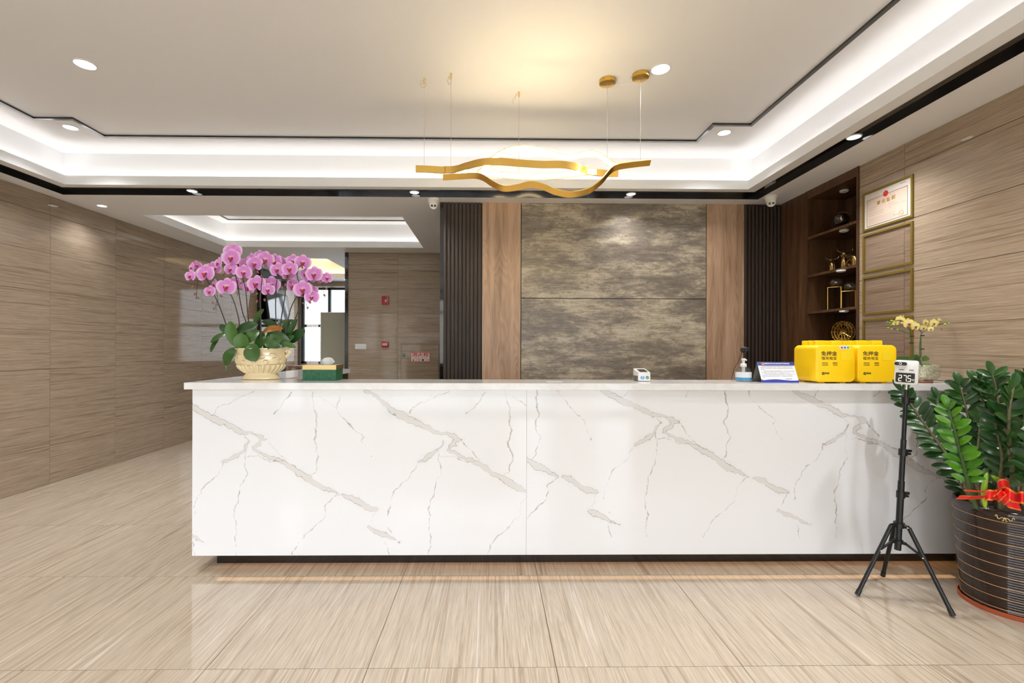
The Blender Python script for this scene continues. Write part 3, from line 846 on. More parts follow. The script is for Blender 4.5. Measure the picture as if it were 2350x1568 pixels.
def ribbon(path, up, inner, hh, th, led0, led1, parent):
    """gold band (part) with a lit diffuser on its inner face (sub-part); inner = point the diffuser looks at"""
    def strip(name, h_, t0, t1, m, par, a, b):
        N = len(path); i0, i1 = int(a * (N - 1)), int(b * (N - 1)); vs = []; fs = []; c = 0
        for i in range(i0, i1 + 1):
            p = path[i]; d = (path[min(i + 1, N - 1)] - path[max(i - 1, 0)]).normalized()
            nn = d.cross(up).normalized()
            if nn.dot(inner - p) < 0: nn = -nn
            for s, q in ((-1, t0), (1, t0), (1, t1), (-1, t1)): vs.append(p + up * h_ * s + nn * q)
            if c:
                b_ = c * 4
                for k in range(4):
                    l = (k + 1) % 4; fs.append((b_ - 4 + k, b_ - 4 + l, b_ + l, b_ + k))
            c += 1
        fs += [(0, 1, 2, 3), tuple((c - 1) * 4 + k for k in (3, 2, 1, 0))]
        return build(MB().add(vs, fs), name, m, par, smooth=40)
    o = strip('gold_band', hh, -th, 0, M['gold'], parent, 0, 1)
    strip('diffuser', hh * .74, .0002, .004, M['pend'], o, led0, led1)
    return o


def wire_anchor(p, parent):
    build(MB().lathe([(.007, 0), (.007, -.004), (.0055, -.006), (.0055, -.032), (.003, -.036)], 14, (p.x, p.y, ZU)), 'wire_anchor', M['gold'], parent, smooth=40)


def wire(p, z, parent):
    build(MB().tube([(p.x, p.y, ZU - .03), (p.x, p.y, z)], .0011, 6), 'suspension_wire', M['cord'], parent)


def loop_cord(p, pts, parent):
    base = Vector((p.x, p.y, ZU - .012))
    build(MB().tube(smoothpath([base + Vector(q) for q in pts], 5), .0012, 6), 'cord_loop', M['cord'], parent, smooth=60)


A_, B_, C_, D_, E_ = [at(x, y, Z=3.22) for x, y in ((974, 183), (1035, 171), (1191, 214), (1394, 186), (1470, 173))]
t1 = thing('pendant_light', (.18, 3.2, ZU), 'wavy gold ribbon pendant, the higher flat loop with the straight left end', 'pendant light')
front1 = smoothpath([at(x, y, Z=2.605) for x, y in ((954, 387), (985, 388), (1015, 390), (1045, 389), (1072, 381), (1105, 373), (1145, 371), (1195, 375), (1245, 378), (1290, 378), (1325, 384), (1345, 392), (1375, 397), (1400, 398), (1419, 398))])
rear1 = smoothpath([at(x, y, Z=2.600) for x, y in ((1046, 391), (1075, 396), (1105, 398), (1145, 401), (1190, 405), (1240, 406), (1290, 402), (1325, 397), (1350, 394), (1376, 396))])
mid1 = at(1200, 388, Z=2.6); UZ = Vector((0, 0, 1))
ribbon(front1, UZ, mid1 + Vector((0, .05, 0)), .024, .006, .22, .72, t1)
ribbon(rear1, UZ, mid1 - Vector((0, .3, 0)), .022, .006, .02, .96, t1)
for p, z in ((A_, 2.628), (C_, 2.62)): wire_anchor(p, t1); wire(p, z, t1)
loop_cord(A_, [(0, 0, -.005), (-.02, 0, -.005), (-.028, 0, -.03), (-.018, 0, -.045), (.0, 0, -.046), (.012, 0, -.03), (.004, 0, -.022), (-.02, 0, -.03)], t1)
loop_cord(C_, [(0, 0, -.003), (-.02, 0, -.012), (-.045, 0, -.045), (-.05, 0, -.062), (-.04, 0, -.066), (-.03, 0, -.04), (-.018, 0, .004)], t1)
pc = build(MB().lathe([(.056, 0), (.056, -.026), (.053, -.028), (.003, -.028)], 40, (D_.x, D_.y, ZU)), 'canopy', M['gold'], t1, smooth=40)
wire(D_, 2.625, t1)
t2 = thing('pendant_light', (.35, 3.1, ZU), 'wavy gold ribbon pendant, the tilted open loop hanging in front', 'pendant light')
lowpts = [(1017, 407, 3.12), (1050, 405, 3.10), (1090, 403, 3.06), (1110, 408, 3.03), (1130, 421, 3.0), (1155, 432, 2.97), (1185, 430, 2.96), (1215, 423, 2.96), (1245, 428, 2.96), (1275, 440, 2.96), (1310, 446, 2.96), (1350, 438, 2.98), (1378, 418, 3.0), (1398, 395, 3.03), (1412, 385, 3.05), (1440, 379, 3.07), (1492, 373, 3.09)]
uppts = [(1095, 401, 3.08), (1115, 385, 3.14), (1135, 362, 3.2), (1165, 346, 3.24), (1205, 341, 3.26), (1245, 347, 3.27), (1275, 357, 3.27), (1303, 361, 3.26), (1330, 357, 3.24), (1355, 352, 3.22), (1378, 358, 3.19), (1398, 374, 3.13), (1415, 381, 3.08), (1448, 377, 3.075)]
low = smoothpath([at(x, y, Y=Y) for x, y, Y in lowpts]); upp = smoothpath([at(x, y, Y=Y) for x, y, Y in uppts])
UP2 = Vector((.05, -.62, .78)).normalized(); mid2 = at(1255, 395, Y=3.12)
ribbon(low, UP2, mid2, .020, .006, .10, .88, t2)
ribbon(upp, UP2, mid2, .020, .006, .02, .98, t2)
wire_anchor(B_, t2); wire(B_, at(1040, 403, Y=B_.y).z, t2)
loop_cord(B_, [(0, 0, -.005), (-.014, 0, -.012), (-.02, 0, -.03), (-.022, 0, -.045), (-.012, 0, -.062), (.0, 0, -.05), (.0, 0, -.035), (-.012, 0, -.02)], t2)
build(MB().lathe([(.056, 0), (.056, -.026), (.053, -.028), (.003, -.028)], 40, (E_.x, E_.y, ZU)), 'canopy', M['gold'], t2, smooth=40)
wire(E_, at(1467, 374, Y=E_.y).z, t2)

# ------------------------------------------------------------------ dome cameras
def dome(x, y, label, yaw):
    t = thing('dome_camera', (x, y, ZC), label, 'security camera', 'white ceiling dome cameras')
    build(MB().lathe([(.060, 0), (.060, -.018), (.054, -.024), (.050, -.045), (.042, -.062)], 32, (x, y, ZC)), 'housing', M['cam_white'], t, smooth=35)
    T = Matrix.Rotation(yaw, 3, 'Z') @ Matrix.Rotation(math.radians(28), 3, 'X')
    ball = build(MB().sphere((x, y, ZC - .056), .043, 28), 'ball', M['cam_white'], t, smooth=60)
    f = Vector((x, y, ZC - .056)) + T @ Vector((0, -.0365, 0)); T4 = Matrix.Translation(f) @ T.to_4x4()
    build(MB().prism(circ(0, 0, .0345, 28), -.0085, .008, T4), 'face_plate', M['pure_white'], t, smooth=35)
    for dx in (-.0155, .0155): build(MB().prism(circ(dx, 0, .0115, 18), -.011, -.006, T4), 'camera_lens', M['lens'], t)
    return t


dome(*at(995, 462, Z=ZC - .02).xy, 'white dome camera over the left slats', .1); dome(*at(1769, 456, Z=ZC - .02).xy, 'white dome camera over the right slats near the display shelving', -.4)

# ------------------------------------------------------------------ corridor wall devices
def wp(px, py, Y=YM): return at(px, py, Y=Y)


b = wp(885, 690); t = thing('alarm_beacon', (b.x, YM, b.z), 'dark red alarm beacon high on the corridor wall', 'fire alarm')
build(MB().prism(rrect(b.x - .055, b.x + .055, b.z - .068, b.z + .068, .01), YM - .03, YM, bev=.004), 'housing', M['red'], t, smooth=40)
build(MB().prism(rrect(b.x - .025, b.x + .025, b.z - .045, b.z + .035, .02), YM - .045, YM - .028, bev=.006), 'strobe', mat('dark_red_lens', (.25, .003, .004), .1, coat=1), t, smooth=40)
b = wp(884.5, 791); t = thing('fire_call_point', (b.x, YM, b.z), 'small red fire call point with white label on the corridor wall', 'fire alarm')
build(MB().prism(rrect(b.x - .054, b.x + .054, b.z - .048, b.z + .048, .006), YM - .03, YM, bev=.003), 'housing', M['red'], t, smooth=40)
build(MB().box(b.x - .04, b.x + .035, YM - .0315, YM - .029, b.z - .015, b.z + .02), 'press_plate', M['sign_white'], t)
text('按下报警', .018, frontT((b.x, YM - .032, b.z + .003)), M['ink'], t, 'lettering')
b = wp(828, 795.5); t = thing('light_switch', (b.x, YM, b.z), 'white multi-gang light switch on the corridor wall', 'switch')
build(MB().prism(rrect(b.x - .088, b.x + .088, b.z - .042, b.z + .042, .004), YM - .009, YM, bev=.002), 'plate', M['pure_white'], t)
for k in range(2):
    for j in range(4):
        x0 = b.x - .082 + k * .083 + j * .0202; build(MB().box(x0, x0 + .0185, YM - .013, YM - .008, b.z - .034, b.z + .034), 'rocker', M['pure_white'], t)
p0, p1 = wp(921, 790.5), wp(1007, 790.5)
t = thing('hydrant_cabinet_door', ((p0.x + p1.x) / 2, YM, 0), 'stone-faced hydrant cabinet door in the corridor wall with a red and white sign', 'cabinet door')
build(MB().box(p0.x, p1.x, YM - .012, YM + .001, .3, p0.z), 'door_leaf', M['wall_stone'], t)
build(MB().box(p0.x - .006, p0.x, YM - .004, YM, .29, p0.z + .006).box(p0.x, p1.x, YM - .004, YM, p0.z, p0.z + .006).box(p1.x, p1.x + .006, YM - .004, YM, .29, p0.z + .006), 'door_gap', M['grout'], t)
b = wp(926.5, 815.5); build(MB().prism(circ(b.x, b.z, .026, 24), YM - .03, YM - .012, bev=.004), 'lock', M['tealplastic'], t, smooth=40)
a, c = wp(943, 809), wp(987, 830.5)
sg = build(MB().box(a.x, c.x, YM - .016, YM - .012, c.z, a.z), 'sign', M['red_print'], t)
build(MB().box(a.x + .006, c.x - .006, YM - .0172, YM - .016, c.z + .006, a.z - .006), 'sign_face', M['sign_white'], sg)
mx = (a.x + c.x) / 2
text('消火栓', .066, frontT((mx, YM - .0176, a.z - .040)), M['red_print'], sg, 'lettering', sx_=1.35, bold=.0014)
text('FIREHYDRANT', .022, frontT((mx, YM - .0176, a.z - .086)), M['red_print'], sg, 'lettering', sx_=1.6)
text('火警', .034, frontT((mx - .04, YM - .0176, c.z + .026)), M['red_print'], sg, 'lettering', sx_=1.2)
text('119', .034, frontT((mx + .105, YM - .0176, c.z + .026)), M['red_print'], sg, 'lettering', bold=.001)
build(MB().prism([(mx - .125, c.z + .014), (mx - .095, c.z + .014), (mx - .103, c.z + .036), (mx - .11, c.z + .042), (mx - .117, c.z + .036)], YM - .0185, YM - .017), 'bell_symbol', M['red_print'], sg)
build(MB().prism([(mx + .02, c.z + .014), (mx + .06, c.z + .014), (mx + .052, c.z + .032), (mx + .062, c.z + .032), (mx + .06, c.z + .041), (mx + .02, c.z + .041), (mx + .018, c.z + .032), (mx + .028, c.z + .032)], YM - .0185, YM - .017), 'phone_symbol', M['ink'], sg)

# ------------------------------------------------------------------ far room
p0, p1 = at(737, 718, Y=8.1), at(800, 718, Y=8.1)
t = thing('partition_screen', ((p0.x - 2.0) / 2, 8.1, 0), 'plain sage grey partition screen standing before the far window', 'partition')
build(MB().box(p0.x, -2.0, 8.1, 8.14, .04, p0.z), 'panel', M['sage'], t)
build(MB().box(p0.x - .012, p0.x, 8.095, 8.145, .0, p0.z + .01).box(p0.x, -2.0, 8.095, 8.145, p0.z, p0.z + .01).box(p0.x, -2.0, 8.095, 8.145, 0, .04), 'frame', M['steel'], t)
t = thing('media_wall_panel', (XL + .05, 9.2, 0), 'tall glossy black panel fixed to the far end of the left wall', 'wall panel')
build(MB().box(XL, XL + .06, 8.72, 9.80, 1.2, ZC - .01), 'panel', M['black_gloss'], t); build(MB().box(XL, XL + .06, 8.72, 9.80, .0, 1.2), 'lower_panel', M['dark_wood'], t)
t = thing('television', (XL + .12, 9.2, 2.15), 'flat television mounted high on the black panel of the left wall', 'television')
T = Matrix.Translation((XL + .16, 9.22, 2.16)) @ Matrix.Rotation(math.radians(-8), 4, 'Y')
build(MB().box(-.02, .02, -.46, .46, -.27, .27, T=T), 'casing', M['black_metal'], t)
build(MB().box(.0201, .0215, -.445, .445, -.25, .255, T=T), 'screen', mat('tv_glass', (.10, .11, .12), .12, coat=1), t)
build(MB().box(-.10, -.02, -.1, .1, -.1, .1, T=T), 'bracket', M['black_metal'], t)
t = thing('console_table', (-3.7, 9.9, 0), 'pale wooden console below the far window', 'table')
build(MB().box(-4.25, -2.9, 9.75, 10.15, .93, .97), 'tabletop', M['light_wood'], t)
for x in (-4.22, -2.94):
    for y in (9.78, 10.11): build(MB().box(x - .02, x + .02, y - .02, y + .02, 0, .93), 'leg', M['light_wood'], t)

# ------------------------------------------------------------------ frames on the right wall
def wall_frame(z1, label, doc=False):
    y0, y1, z0, d, bw = 3.256, 3.700, z1 - .305, .012, .0155
    t = thing('licence_frame' if doc else 'empty_frame', (XR, (y0 + y1) / 2, (z0 + z1) / 2), label, 'picture frame', None if doc else 'empty gold frames on the right wall')
    mb = MB().box(XR - d, XR, y0, y1, z1 - bw, z1).box(XR - d, XR, y0, y1, z0, z0 + bw).box(XR - d, XR, y0, y0 + bw, z0 + bw, z1 - bw).box(XR - d, XR, y1 - bw, y1, z0 + bw, z1 - bw)
    build(mb, 'frame', M['gold_paint'], t)
    if not doc: build(MB().box(XR - .004, XR - .002, y0 + bw, y1 - bw, z0 + bw, z1 - bw), 'acrylic_sheet', M['acrylic'], t)
    return t, y0 + bw, y1 - bw, z0 + bw, z1 - bw


t, y0, y1, z0, z1 = wall_frame(2.606, 'gold framed licence certificate on the right wall, topmost of the column', True)
build(MB().box(XR - .005, XR, y0, y1, z0, z1), 'mount', M['sign_white'], t)
cy0, cy1, cz0, cz1 = y0 + .028, y1 - .022, z0 + .012, z1 - .05
doc = build(MB().box(XR - .0065, XR - .005, cy0, cy1, cz0, cz1), 'certificate', M['cert'], t)
X_ = XR - .0068; mb = MB(); q = .004
mb.box(X_, X_ + .0004, cy0, cy1, cz1 - q, cz1).box(X_, X_ + .0004, cy0, cy1, cz0, cz0 + q).box(X_, X_ + .0004, cy0, cy0 + q, cz0, cz1).box(X_, X_ + .0004, cy1 - q, cy1, cz0, cz1)
build(mb, 'border', M['ink_grey'], doc)


def rT(y, z, x=X_): return Matrix.Translation((x - .0004, y, z)) @ Matrix.Rotation(-PI / 2, 4, 'Z') @ Matrix.Rotation(PI / 2, 4, 'X')


# left of the sheet (as read) is the far end: y decreases towards the reader's right
ym = (cy0 + cy1) / 2
text('营 业 执 照', .031, rT(ym + .002, cz1 - .050), M['gold_print'], doc, 'lettering', sx_=1.12, bold=.0006)
em = build(MB().prism(circ(0, 0, .022, 24), -.0006, .0006, Matrix.Translation((X_ - .001, ym + .004, cz1 + .002)) @ Matrix.Rotation(-PI / 2, 4, 'Z')), 'emblem', M['red_print'], doc)
build(MB().prism([(.006 * math.cos(PI / 2 + k * PI / 5) * (1 if k % 2 == 0 else .4), .004 + .006 * math.sin(PI / 2 + k * PI / 5) * (1 if k % 2 == 0 else .4)) for k in range(10)] , -.0015, 0, Matrix.Translation((X_ - .001, ym + .004, cz1 + .002)) @ Matrix.Rotation(-PI / 2, 4, 'Z')), 'emblem_star', M['gold_print'], doc)
mb = MB(); rr = random.Random(3)


def dashes(mb, ya, yb, z, h, seed=0):
    y = ya
    while y > yb + .004:
        l = rr.uniform(.004, .012); mb.box(X_ - .0001, X_ + .0004, max(yb, y - l), y, z, z + h); y -= l + rr.uniform(.001, .003)


for k, (l, r_) in enumerate(((.02, .10), (.02, .085), (.02, .16), (.02, .165))): dashes(mb, cy1 - l, cy1 - r_, cz1 - .072 - k * .017 - (.008 if k > 1 else 0), .0018)
for k in range(5): dashes(mb, cy1 - .02, cy1 - .26, cz0 + .015 + k * .010, .0013)
for k, r_ in enumerate((.10, .12, .19, .07)): dashes(mb, ym - .02, ym - .02 - r_ + .04, cz1 - .080 - k * .012, .0016)
dashes(mb, cy0 + .06, cy0 + .008, z1 - .02, .004); dashes(mb, ym - .06, ym - .10, cz0 + .028, .003)
build(mb, 'small_print', M['ink_grey'], doc)
sl = Vector((cy0 + .052, cz0 + .028)); mb = MB()
ringpts = [(X_ - .0006, sl.x + .018 * math.cos(a), sl.y + .018 * math.sin(a)) for a in [2 * PI * k / 24 for k in range(24)]]
mb.tube(ringpts, .0012, 4, closed=True)
mb.prism([(.006 * math.cos(PI / 2 + k * PI / 5) * (1 if k % 2 == 0 else .4), .006 * math.sin(PI / 2 + k * PI / 5) * (1 if k % 2 == 0 else .4)) for k in range(10)], -.0008, 0, Matrix.Translation((X_ - .0003, sl.x, sl.y)) @ Matrix.Rotation(-PI / 2, 4, 'Z'))
build(mb, 'seal', M['seal_print'], doc)
wall_frame(2.272, 'empty gold frame directly under the framed licence')
wall_frame(1.936, 'third gold frame down the right wall, empty, level with the glass balls')
wall_frame(1.598, 'lowest gold frame on the right wall, empty, behind the yellow orchid')

# ------------------------------------------------------------------ ornaments on the display shelves
def sh(px, py, z): return at(px, py, Z=z)


c = at(1932, 492, Y=4.02); c.x = 3.10
c = Vector((3.04, 3.98, SH[0] + .062)); c = at(1931, 493, X=3.065); c.z = SH[0] + .074
t = thing('desk_globe', (c.x, c.y, SH[0]), 'small black desk globe with gold meridian on the top display shelf', 'globe')
build(MB().sphere(c, .060, 32), 'globe_ball', M['brown_black'], t, smooth=60)
T = Matrix.Rotation(.5, 3, 'Z')
build(MB().sphere(c + Vector((-.028, -.046, .004)), .022, 12, sc_=(.8, .35, 1.1)), 'continent', M['copper'], t, smooth=60)
d = Vector((.62, -.78, 0)).normalized()
build(MB().tube([c + (d * math.sin(a) + Vector((0, 0, 1)) * math.cos(a)) * .068 for a in [math.radians(-25 + k * 9) for k in range(24)]], .0025, 6), 'meridian', M['gold'], t, smooth=60)
build(MB().lathe([(.026, 0), (.026, .005), (.006, .008), (.006, .012)], 20, (c.x, c.y, SH[0])), 'base', M['gold'], t)


def bull(px, z, X, s, label, yaw):
    p = at(px, 600, X=X); p.z = z
    t = thing('bull_figurine', p, label, 'figurine', 'bronze bull figurines')
    T = Matrix.Translation(p) @ Matrix.Rotation(yaw, 4, 'Z') @ Matrix.Scale(s, 4)
    def P(*q): return T @ Vector(q)
    # open ribbon body: haunch, arched back, chest loop, hooves
    build(MB().tube(smoothpath([P(.10, 0, 0), (P(.105, 0, .04)), P(.085, 0, .075), P(.04, 0, .085), P(-.01, 0, .10), P(-.045, 0, .115), P(-.07, 0, .09), P(-.062, 0, .05), P(-.075, 0, 0)], 6), [s * x for x in ([.014] * 10 + [.017] * 20 + [.015] * 30)][:49], 10, flat=1.3), 'body', M['bronze'], t, smooth=60)
    build(MB().tube(smoothpath([P(-.06, 0, .0), P(-.035, .0, .035), P(0, 0, .065), P(.045, 0, .06), P(.06, 0, .03), P(.03, 0, .012), P(-.005, 0, .03)], 6), s * .009, 8), 'chest_loop', M['gold_dark'], t, smooth=60)
    build(MB().sphere(P(-.055, -.004, .128), s * .021, 14, sc_=(1.1, .8, .95)).sphere(P(-.075, -.012, .118), s * .013, 12), 'head', M['bronze'], t, smooth=60)
    for sg_ in (-1, 1):
        build(MB().tube(smoothpath([P(-.055, sg_ * .012, .143), P(-.055, sg_ * .035, .146), P(-.057, sg_ * .055, .156), P(-.06, sg_ * .060, .176)], 5), [s * .0045 * (1 - .045 * k) for k in range(16)], 8), 'horn', M['bronze'], t, smooth=60)
        build(MB().tube([P(-.068, sg_ * .012, .07), P(-.07, sg_ * .016, .03), P(-.072, sg_ * .016, 0)], [s * .012, s * .009, s * .010], 8), 'foreleg', M['bronze'], t, smooth=60)
        build(MB().tube([P(.09, sg_ * .012, .06), P(.10, sg_ * .016, .03), P(.098, sg_ * .016, 0)], [s * .015, s * .009, s * .010], 8), 'hind_leg', M['bronze'], t, smooth=60)
    return t


bull(1910, SH[1], 3.05, .78, 'smaller dark bull figurine, left of the two on the second shelf', -2.2)
bull(1948, SH[1], 3.06, 1.0, 'larger bronze bull figurine with curved horns, right on the second shelf', -1.75)


def ball_stand(px0, px1, h, label):
    X0 = 3.06; p = at((px0 + px1) / 2, 700, X=X0 + .02); x, y = p.x, p.y; z = SH[2]; wd = .050
    t = thing('glass_ball_ornament', (x, y, z), label, 'ornament', 'glass balls on gold wire stands')
    dr = Vector((.62, -.78, 0)).normalized(); a = Vector((x, y, z)) - dr * wd; b = Vector((x, y, z)) + dr * wd; up = Vector((0, 0, h))
    build(MB().tube([a, a + up], .0028, 6).tube([b, b + up], .0045, 6).tube([a + up, b + up], .0028, 6).tube([a + Vector((.0, 0, .003)), b + Vector((0, 0, .003))], .0028, 6), 'wire_stand', M['gold'], t)
    build(MB().sphere(Vector((x, y, z + h + .040)) + dr * .01, .041, 28, sc_=(1.1, 1.1, .95)), 'glass_ball', M['glass_ball'], t, smooth=80)


ball_stand(1900, 1929, .205, 'glass ball on the taller gold wire stand, third display shelf'); ball_stand(1934, 1960, .150, 'glass ball on the lower gold wire stand, third display shelf')
c = at(1935, 762, X=3.12); t = thing('ferris_wheel_model', (c.x, c.y, SH[3]), 'gold wire ferris wheel model behind the yellow boxes', 'ornament')
hub = Vector((c.x, c.y, c.z)); R = .092; d = Vector((.25, -.97, 0)).normalized(); nrm = Vector((-.97, -.25, 0)).normalized()
mb = MB(); mb2 = MB(); mb3 = MB()
for s in (-1, 1):
    ctr = hub + nrm * .018 * s
    pts = [ctr + (d * math.cos(2 * PI * k / 24) + UZ * math.sin(2 * PI * k / 24)) * R for k in range(24)]
    mb.tube(pts, .0022, 6, closed=True); mb.tube([ctr + (q - ctr) * .72 for q in pts], .0016, 6, closed=True)
    for k in range(0, 24, 2): mb2.tube([ctr, pts[k]], .0013, 5)
    for k in range(0, 24, 1): mb2.tube([ctr + (pts[k] - ctr) * .72, pts[(k + 1) % 24]], .0011, 4)
for k in range(0, 24, 2):
    q = hub + (d * math.cos(2 * PI * k / 24) + UZ * math.sin(2 * PI * k / 24)) * R * 1.03
    mb3.tube([q - nrm * .02, q + nrm * .02], .0018, 5); mb3.sphere(q + nrm * .02, .0042, 8)
build(mb, 'rim', M['gold'], t); build(mb2, 'spoke', M['gold'], t); build(mb3, 'gondola_bar', M['gold'], t)
build(MB().tube([hub + nrm * .03, hub + nrm * .04 + d * .05 + Vector((0, 0, SH[3] - hub.z))], .003, 6).tube([hub + nrm * .03, hub + nrm * .04 - d * .05 + Vector((0, 0, SH[3] - hub.z))], .003, 6).tube([hub - nrm * .03, hub - nrm * .04 + d * .05 + Vector((0, 0, SH[3] - hub.z))], .003, 6).tube([hub - nrm * .03, hub - nrm * .04 - d * .05 + Vector((0, 0, SH[3] - hub.z))], .003, 6).tube([hub - nrm * .03, hub + nrm * .03], .004, 6), 'support_frame', M['gold'], t)

# ------------------------------------------------------------------ things on the counter
def power_box(px0, px1, label, sticker):
    yf = 2.865; a = at(px0, 879, Y=yf); b_ = at(px1, 792.5, Y=yf); x0, x1 = a.x, b_.x; z0, z1 = ZT + .006, b_.z; D = .215; xm = (x0 + x1) / 2
    t = thing('power_bank_dispenser', (xm, yf + D / 2, ZT), label, 'charger box', 'yellow power bank dispensers')
    build(MB().prism(rrect(x0, x1, z0, z1, .030, 8), yf, yf + D, bev=.012), 'casing', M['yellow'], t, smooth=40)
    mb = MB()
    for i in range(11):
        for j in range(9): mb.box(x0 - .0007, x0 + .0005, yf + .040 + i * .013, yf + .044 + i * .013, z0 + .032 + j * .0075, z0 + .0345 + j * .0075)
    g = build(mb, 'side_grille', M['yellow_side'], t); g['kind'] = 'stuff'
    for dx in (.04, x1 - x0 - .075):
        for dy in (.03, D - .05): build(MB().box(x0 + dx, x0 + dx + .035, yf + dy, yf + dy + .02, ZT, z0 + .004), 'foot', M['yellow'], t)
    for r_ in range(3):
        for k in range(2):
            bx = x0 + .030 + k * .102; by = yf + .045 + r_ * .055
            build(MB().prism(rrect(bx, bx + .064, z1 - .01, z1 + .030, .007), by, by + .024, bev=.003), 'power_bank', M['yellow'], t, smooth=40)
    F_ = yf - .0006; k = (x1 - x0) / 91.3

    def FT(px, py): return frontT((x0 + (px - px0) * k, F_, z1 - (py - 792.5) * k))
    text('免押金', .0300, FT(px0 + 30, 812.5), M['ink'], t, 'lettering', sx_=1.12, bold=.0003)
    text('借充电宝', .0225, FT(px0 + 30, 823), M['ink'], t, 'lettering', sx_=1.08)
    for (u, v, s_, l) in ((20.5, 833.5, '美团充电', 1.25), (44, 833.5, '随借随还', 1.0), (20.5, 838, '安全放心使用', .85), (44, 838, '手机扫码', 1.0)):
        text(s_, .0075, FT(px0 + u, v), M['ink'], t, 'small_lettering', sx_=l)
    text('美团', .013, FT(px0 + 25.5, 857), M['ink'], t, 'logo_lettering', sx_=1.1, bold=.0002)
    build(MB().prism(rrect(x0 + 13.7 * k, x0 + 19.7 * k, z1 - 67.5 * k, z1 - 61.8 * k, .003), F_ - .0002, F_ + .001), 'logo_mark', M['ink'], t)
    text('美团', .0062, frontT((x0 + 16.7 * k, F_ - .0007, z1 - 64.6 * k)), M['yellow_pale'], t, 'logo_lettering')
    build(MB().prism(rrect(x0 + 57 * k, x0 + 79 * k, z1 - 35 * k, z1 - 13.5 * k, .009, 6), F_ - .0012, F_ + .001, bev=.0004), 'code_panel', M['yellow_pale'], t)
    text('400-000-0000', .0062, FT(px0 + 69, 832.5), M['yellow_side'], t, 'small_lettering') if False else None
    if sticker:
        sp = [(51, 794), (73, 794), (77.5, 802.5), (55.5, 802.5)]
        poly = [(x0 + u * k, z1 - (v - 793.2) * k) for u, v in sp][::-1]
        s_ = build(MB().prism(poly, F_ - .0010, F_ + .0006), 'sticker', M['paper'], t)
        for q, m_ in enumerate(('red_print', 'green_print', 'sky_blue')):
            cx_, cz_ = x0 + (59 + q * 7) * k, z1 - 5.6 * k
            build(MB().prism(rrect(cx_ - .006, cx_ + .006, cz_ - .005, cz_ + .005, .002), F_ - .0016, F_ - .0008), 'sticker_print', M[m_], s_)
    return t


power_box(1872.5, 1963.8, 'left yellow power bank dispenser with a white payment sticker', True)
power_box(1968, 2059.3, 'right yellow power bank dispenser without sticker, beside the yellow orchid', False)

# folded blue notice card
yb, yt, yk = 2.905, 2.962, 3.02; a, b_ = at(1749, 877, Y=yb), at(1834, 877, Y=yb); x0, x1 = a.x, b_.x; z0, z1 = ZT, at(1780, 831, Y=yt).z
t = thing('folded_notice_card', ((x0 + x1) / 2, yt, ZT), 'blue and white folded notice card between the sanitiser and the yellow boxes', 'notice card')
sl_ = math.atan2(yt - yb, z1 - z0); TT = Matrix.Translation((x0, yb, z0)) @ Matrix.Rotation(-sl_, 4, 'X'); Ln = math.hypot(yt - yb, z1 - z0); W_ = x1 - x0
build(MB().prism([(0, 0), (W_, 0), (W_, Ln), (0, Ln)], 0, .0012, TT), 'front_sheet', M['paper'], t)
TB = Matrix.Translation((x0, yk, z0)) @ Matrix.Rotation(sl_, 4, 'X')
build(MB().prism([(0, 0), (W_, 0), (W_, Ln), (0, Ln)], -.0012, 0, TB), 'back_sheet', M['grey_card'], t)
build(MB().prism([(0, Ln * .82), (W_, Ln * .82), (W_, Ln), (0, Ln)], -.0006, 0, TT), 'header_band', M['blue'], t)
wv = [(0, 0), (W_, 0), (W_, Ln * .115)] + [(W_ * (1 - k / 16), Ln * (.125 + .03 * math.sin(k / 16 * 2 * PI - 2.4))) for k in range(1, 16)] + [(0, Ln * .15)]
build(MB().prism(wv, -.0006, 0, TT), 'footer_band', M['blue'], t)
build(MB().prism(circ(W_ * .145, Ln * .91, .0085, 20), -.0012, -.0005, TT), 'badge', M['gold'], t); build(MB().prism(circ(W_ * .145, Ln * .918, .0055, 20), -.0018, -.0011, TT), 'badge_centre', M['red_print'], t)
text('旅馆业住宿实名登记相关法律法规', .0108, TT @ Matrix.Translation((W_ * .53, -.0011, Ln * .912)) @ Matrix.Rotation(PI / 2, 4, 'X'), M['paper'], t, 'lettering', bold=.0002)
mb = MB(); z = Ln * .77; rows = [(.10, .95), (.05, .93), (.05, .95), (.05, .17), (.12, .95), (.05, .95), (.05, .80), (.12, .96), (.05, .88), (.05, .87), (.05, .12)]
for l, r_ in rows:
    x = W_ * l
    while x < W_ * r_:
        l2 = rr.uniform(.0022, .0034); mb.box(x, x + l2, -.0003, 0, z, z + .0030, T=TT); x += l2 + (.0012 if rr.random() < .9 else .005)
    z -= Ln * .054
mb.box(W_ * .66, W_ * .84, -.0003, 0, Ln * .155, Ln * .185, T=TT)
pr = build(mb, 'small_print', M['ink_grey'], t); pr['kind'] = 'stuff'

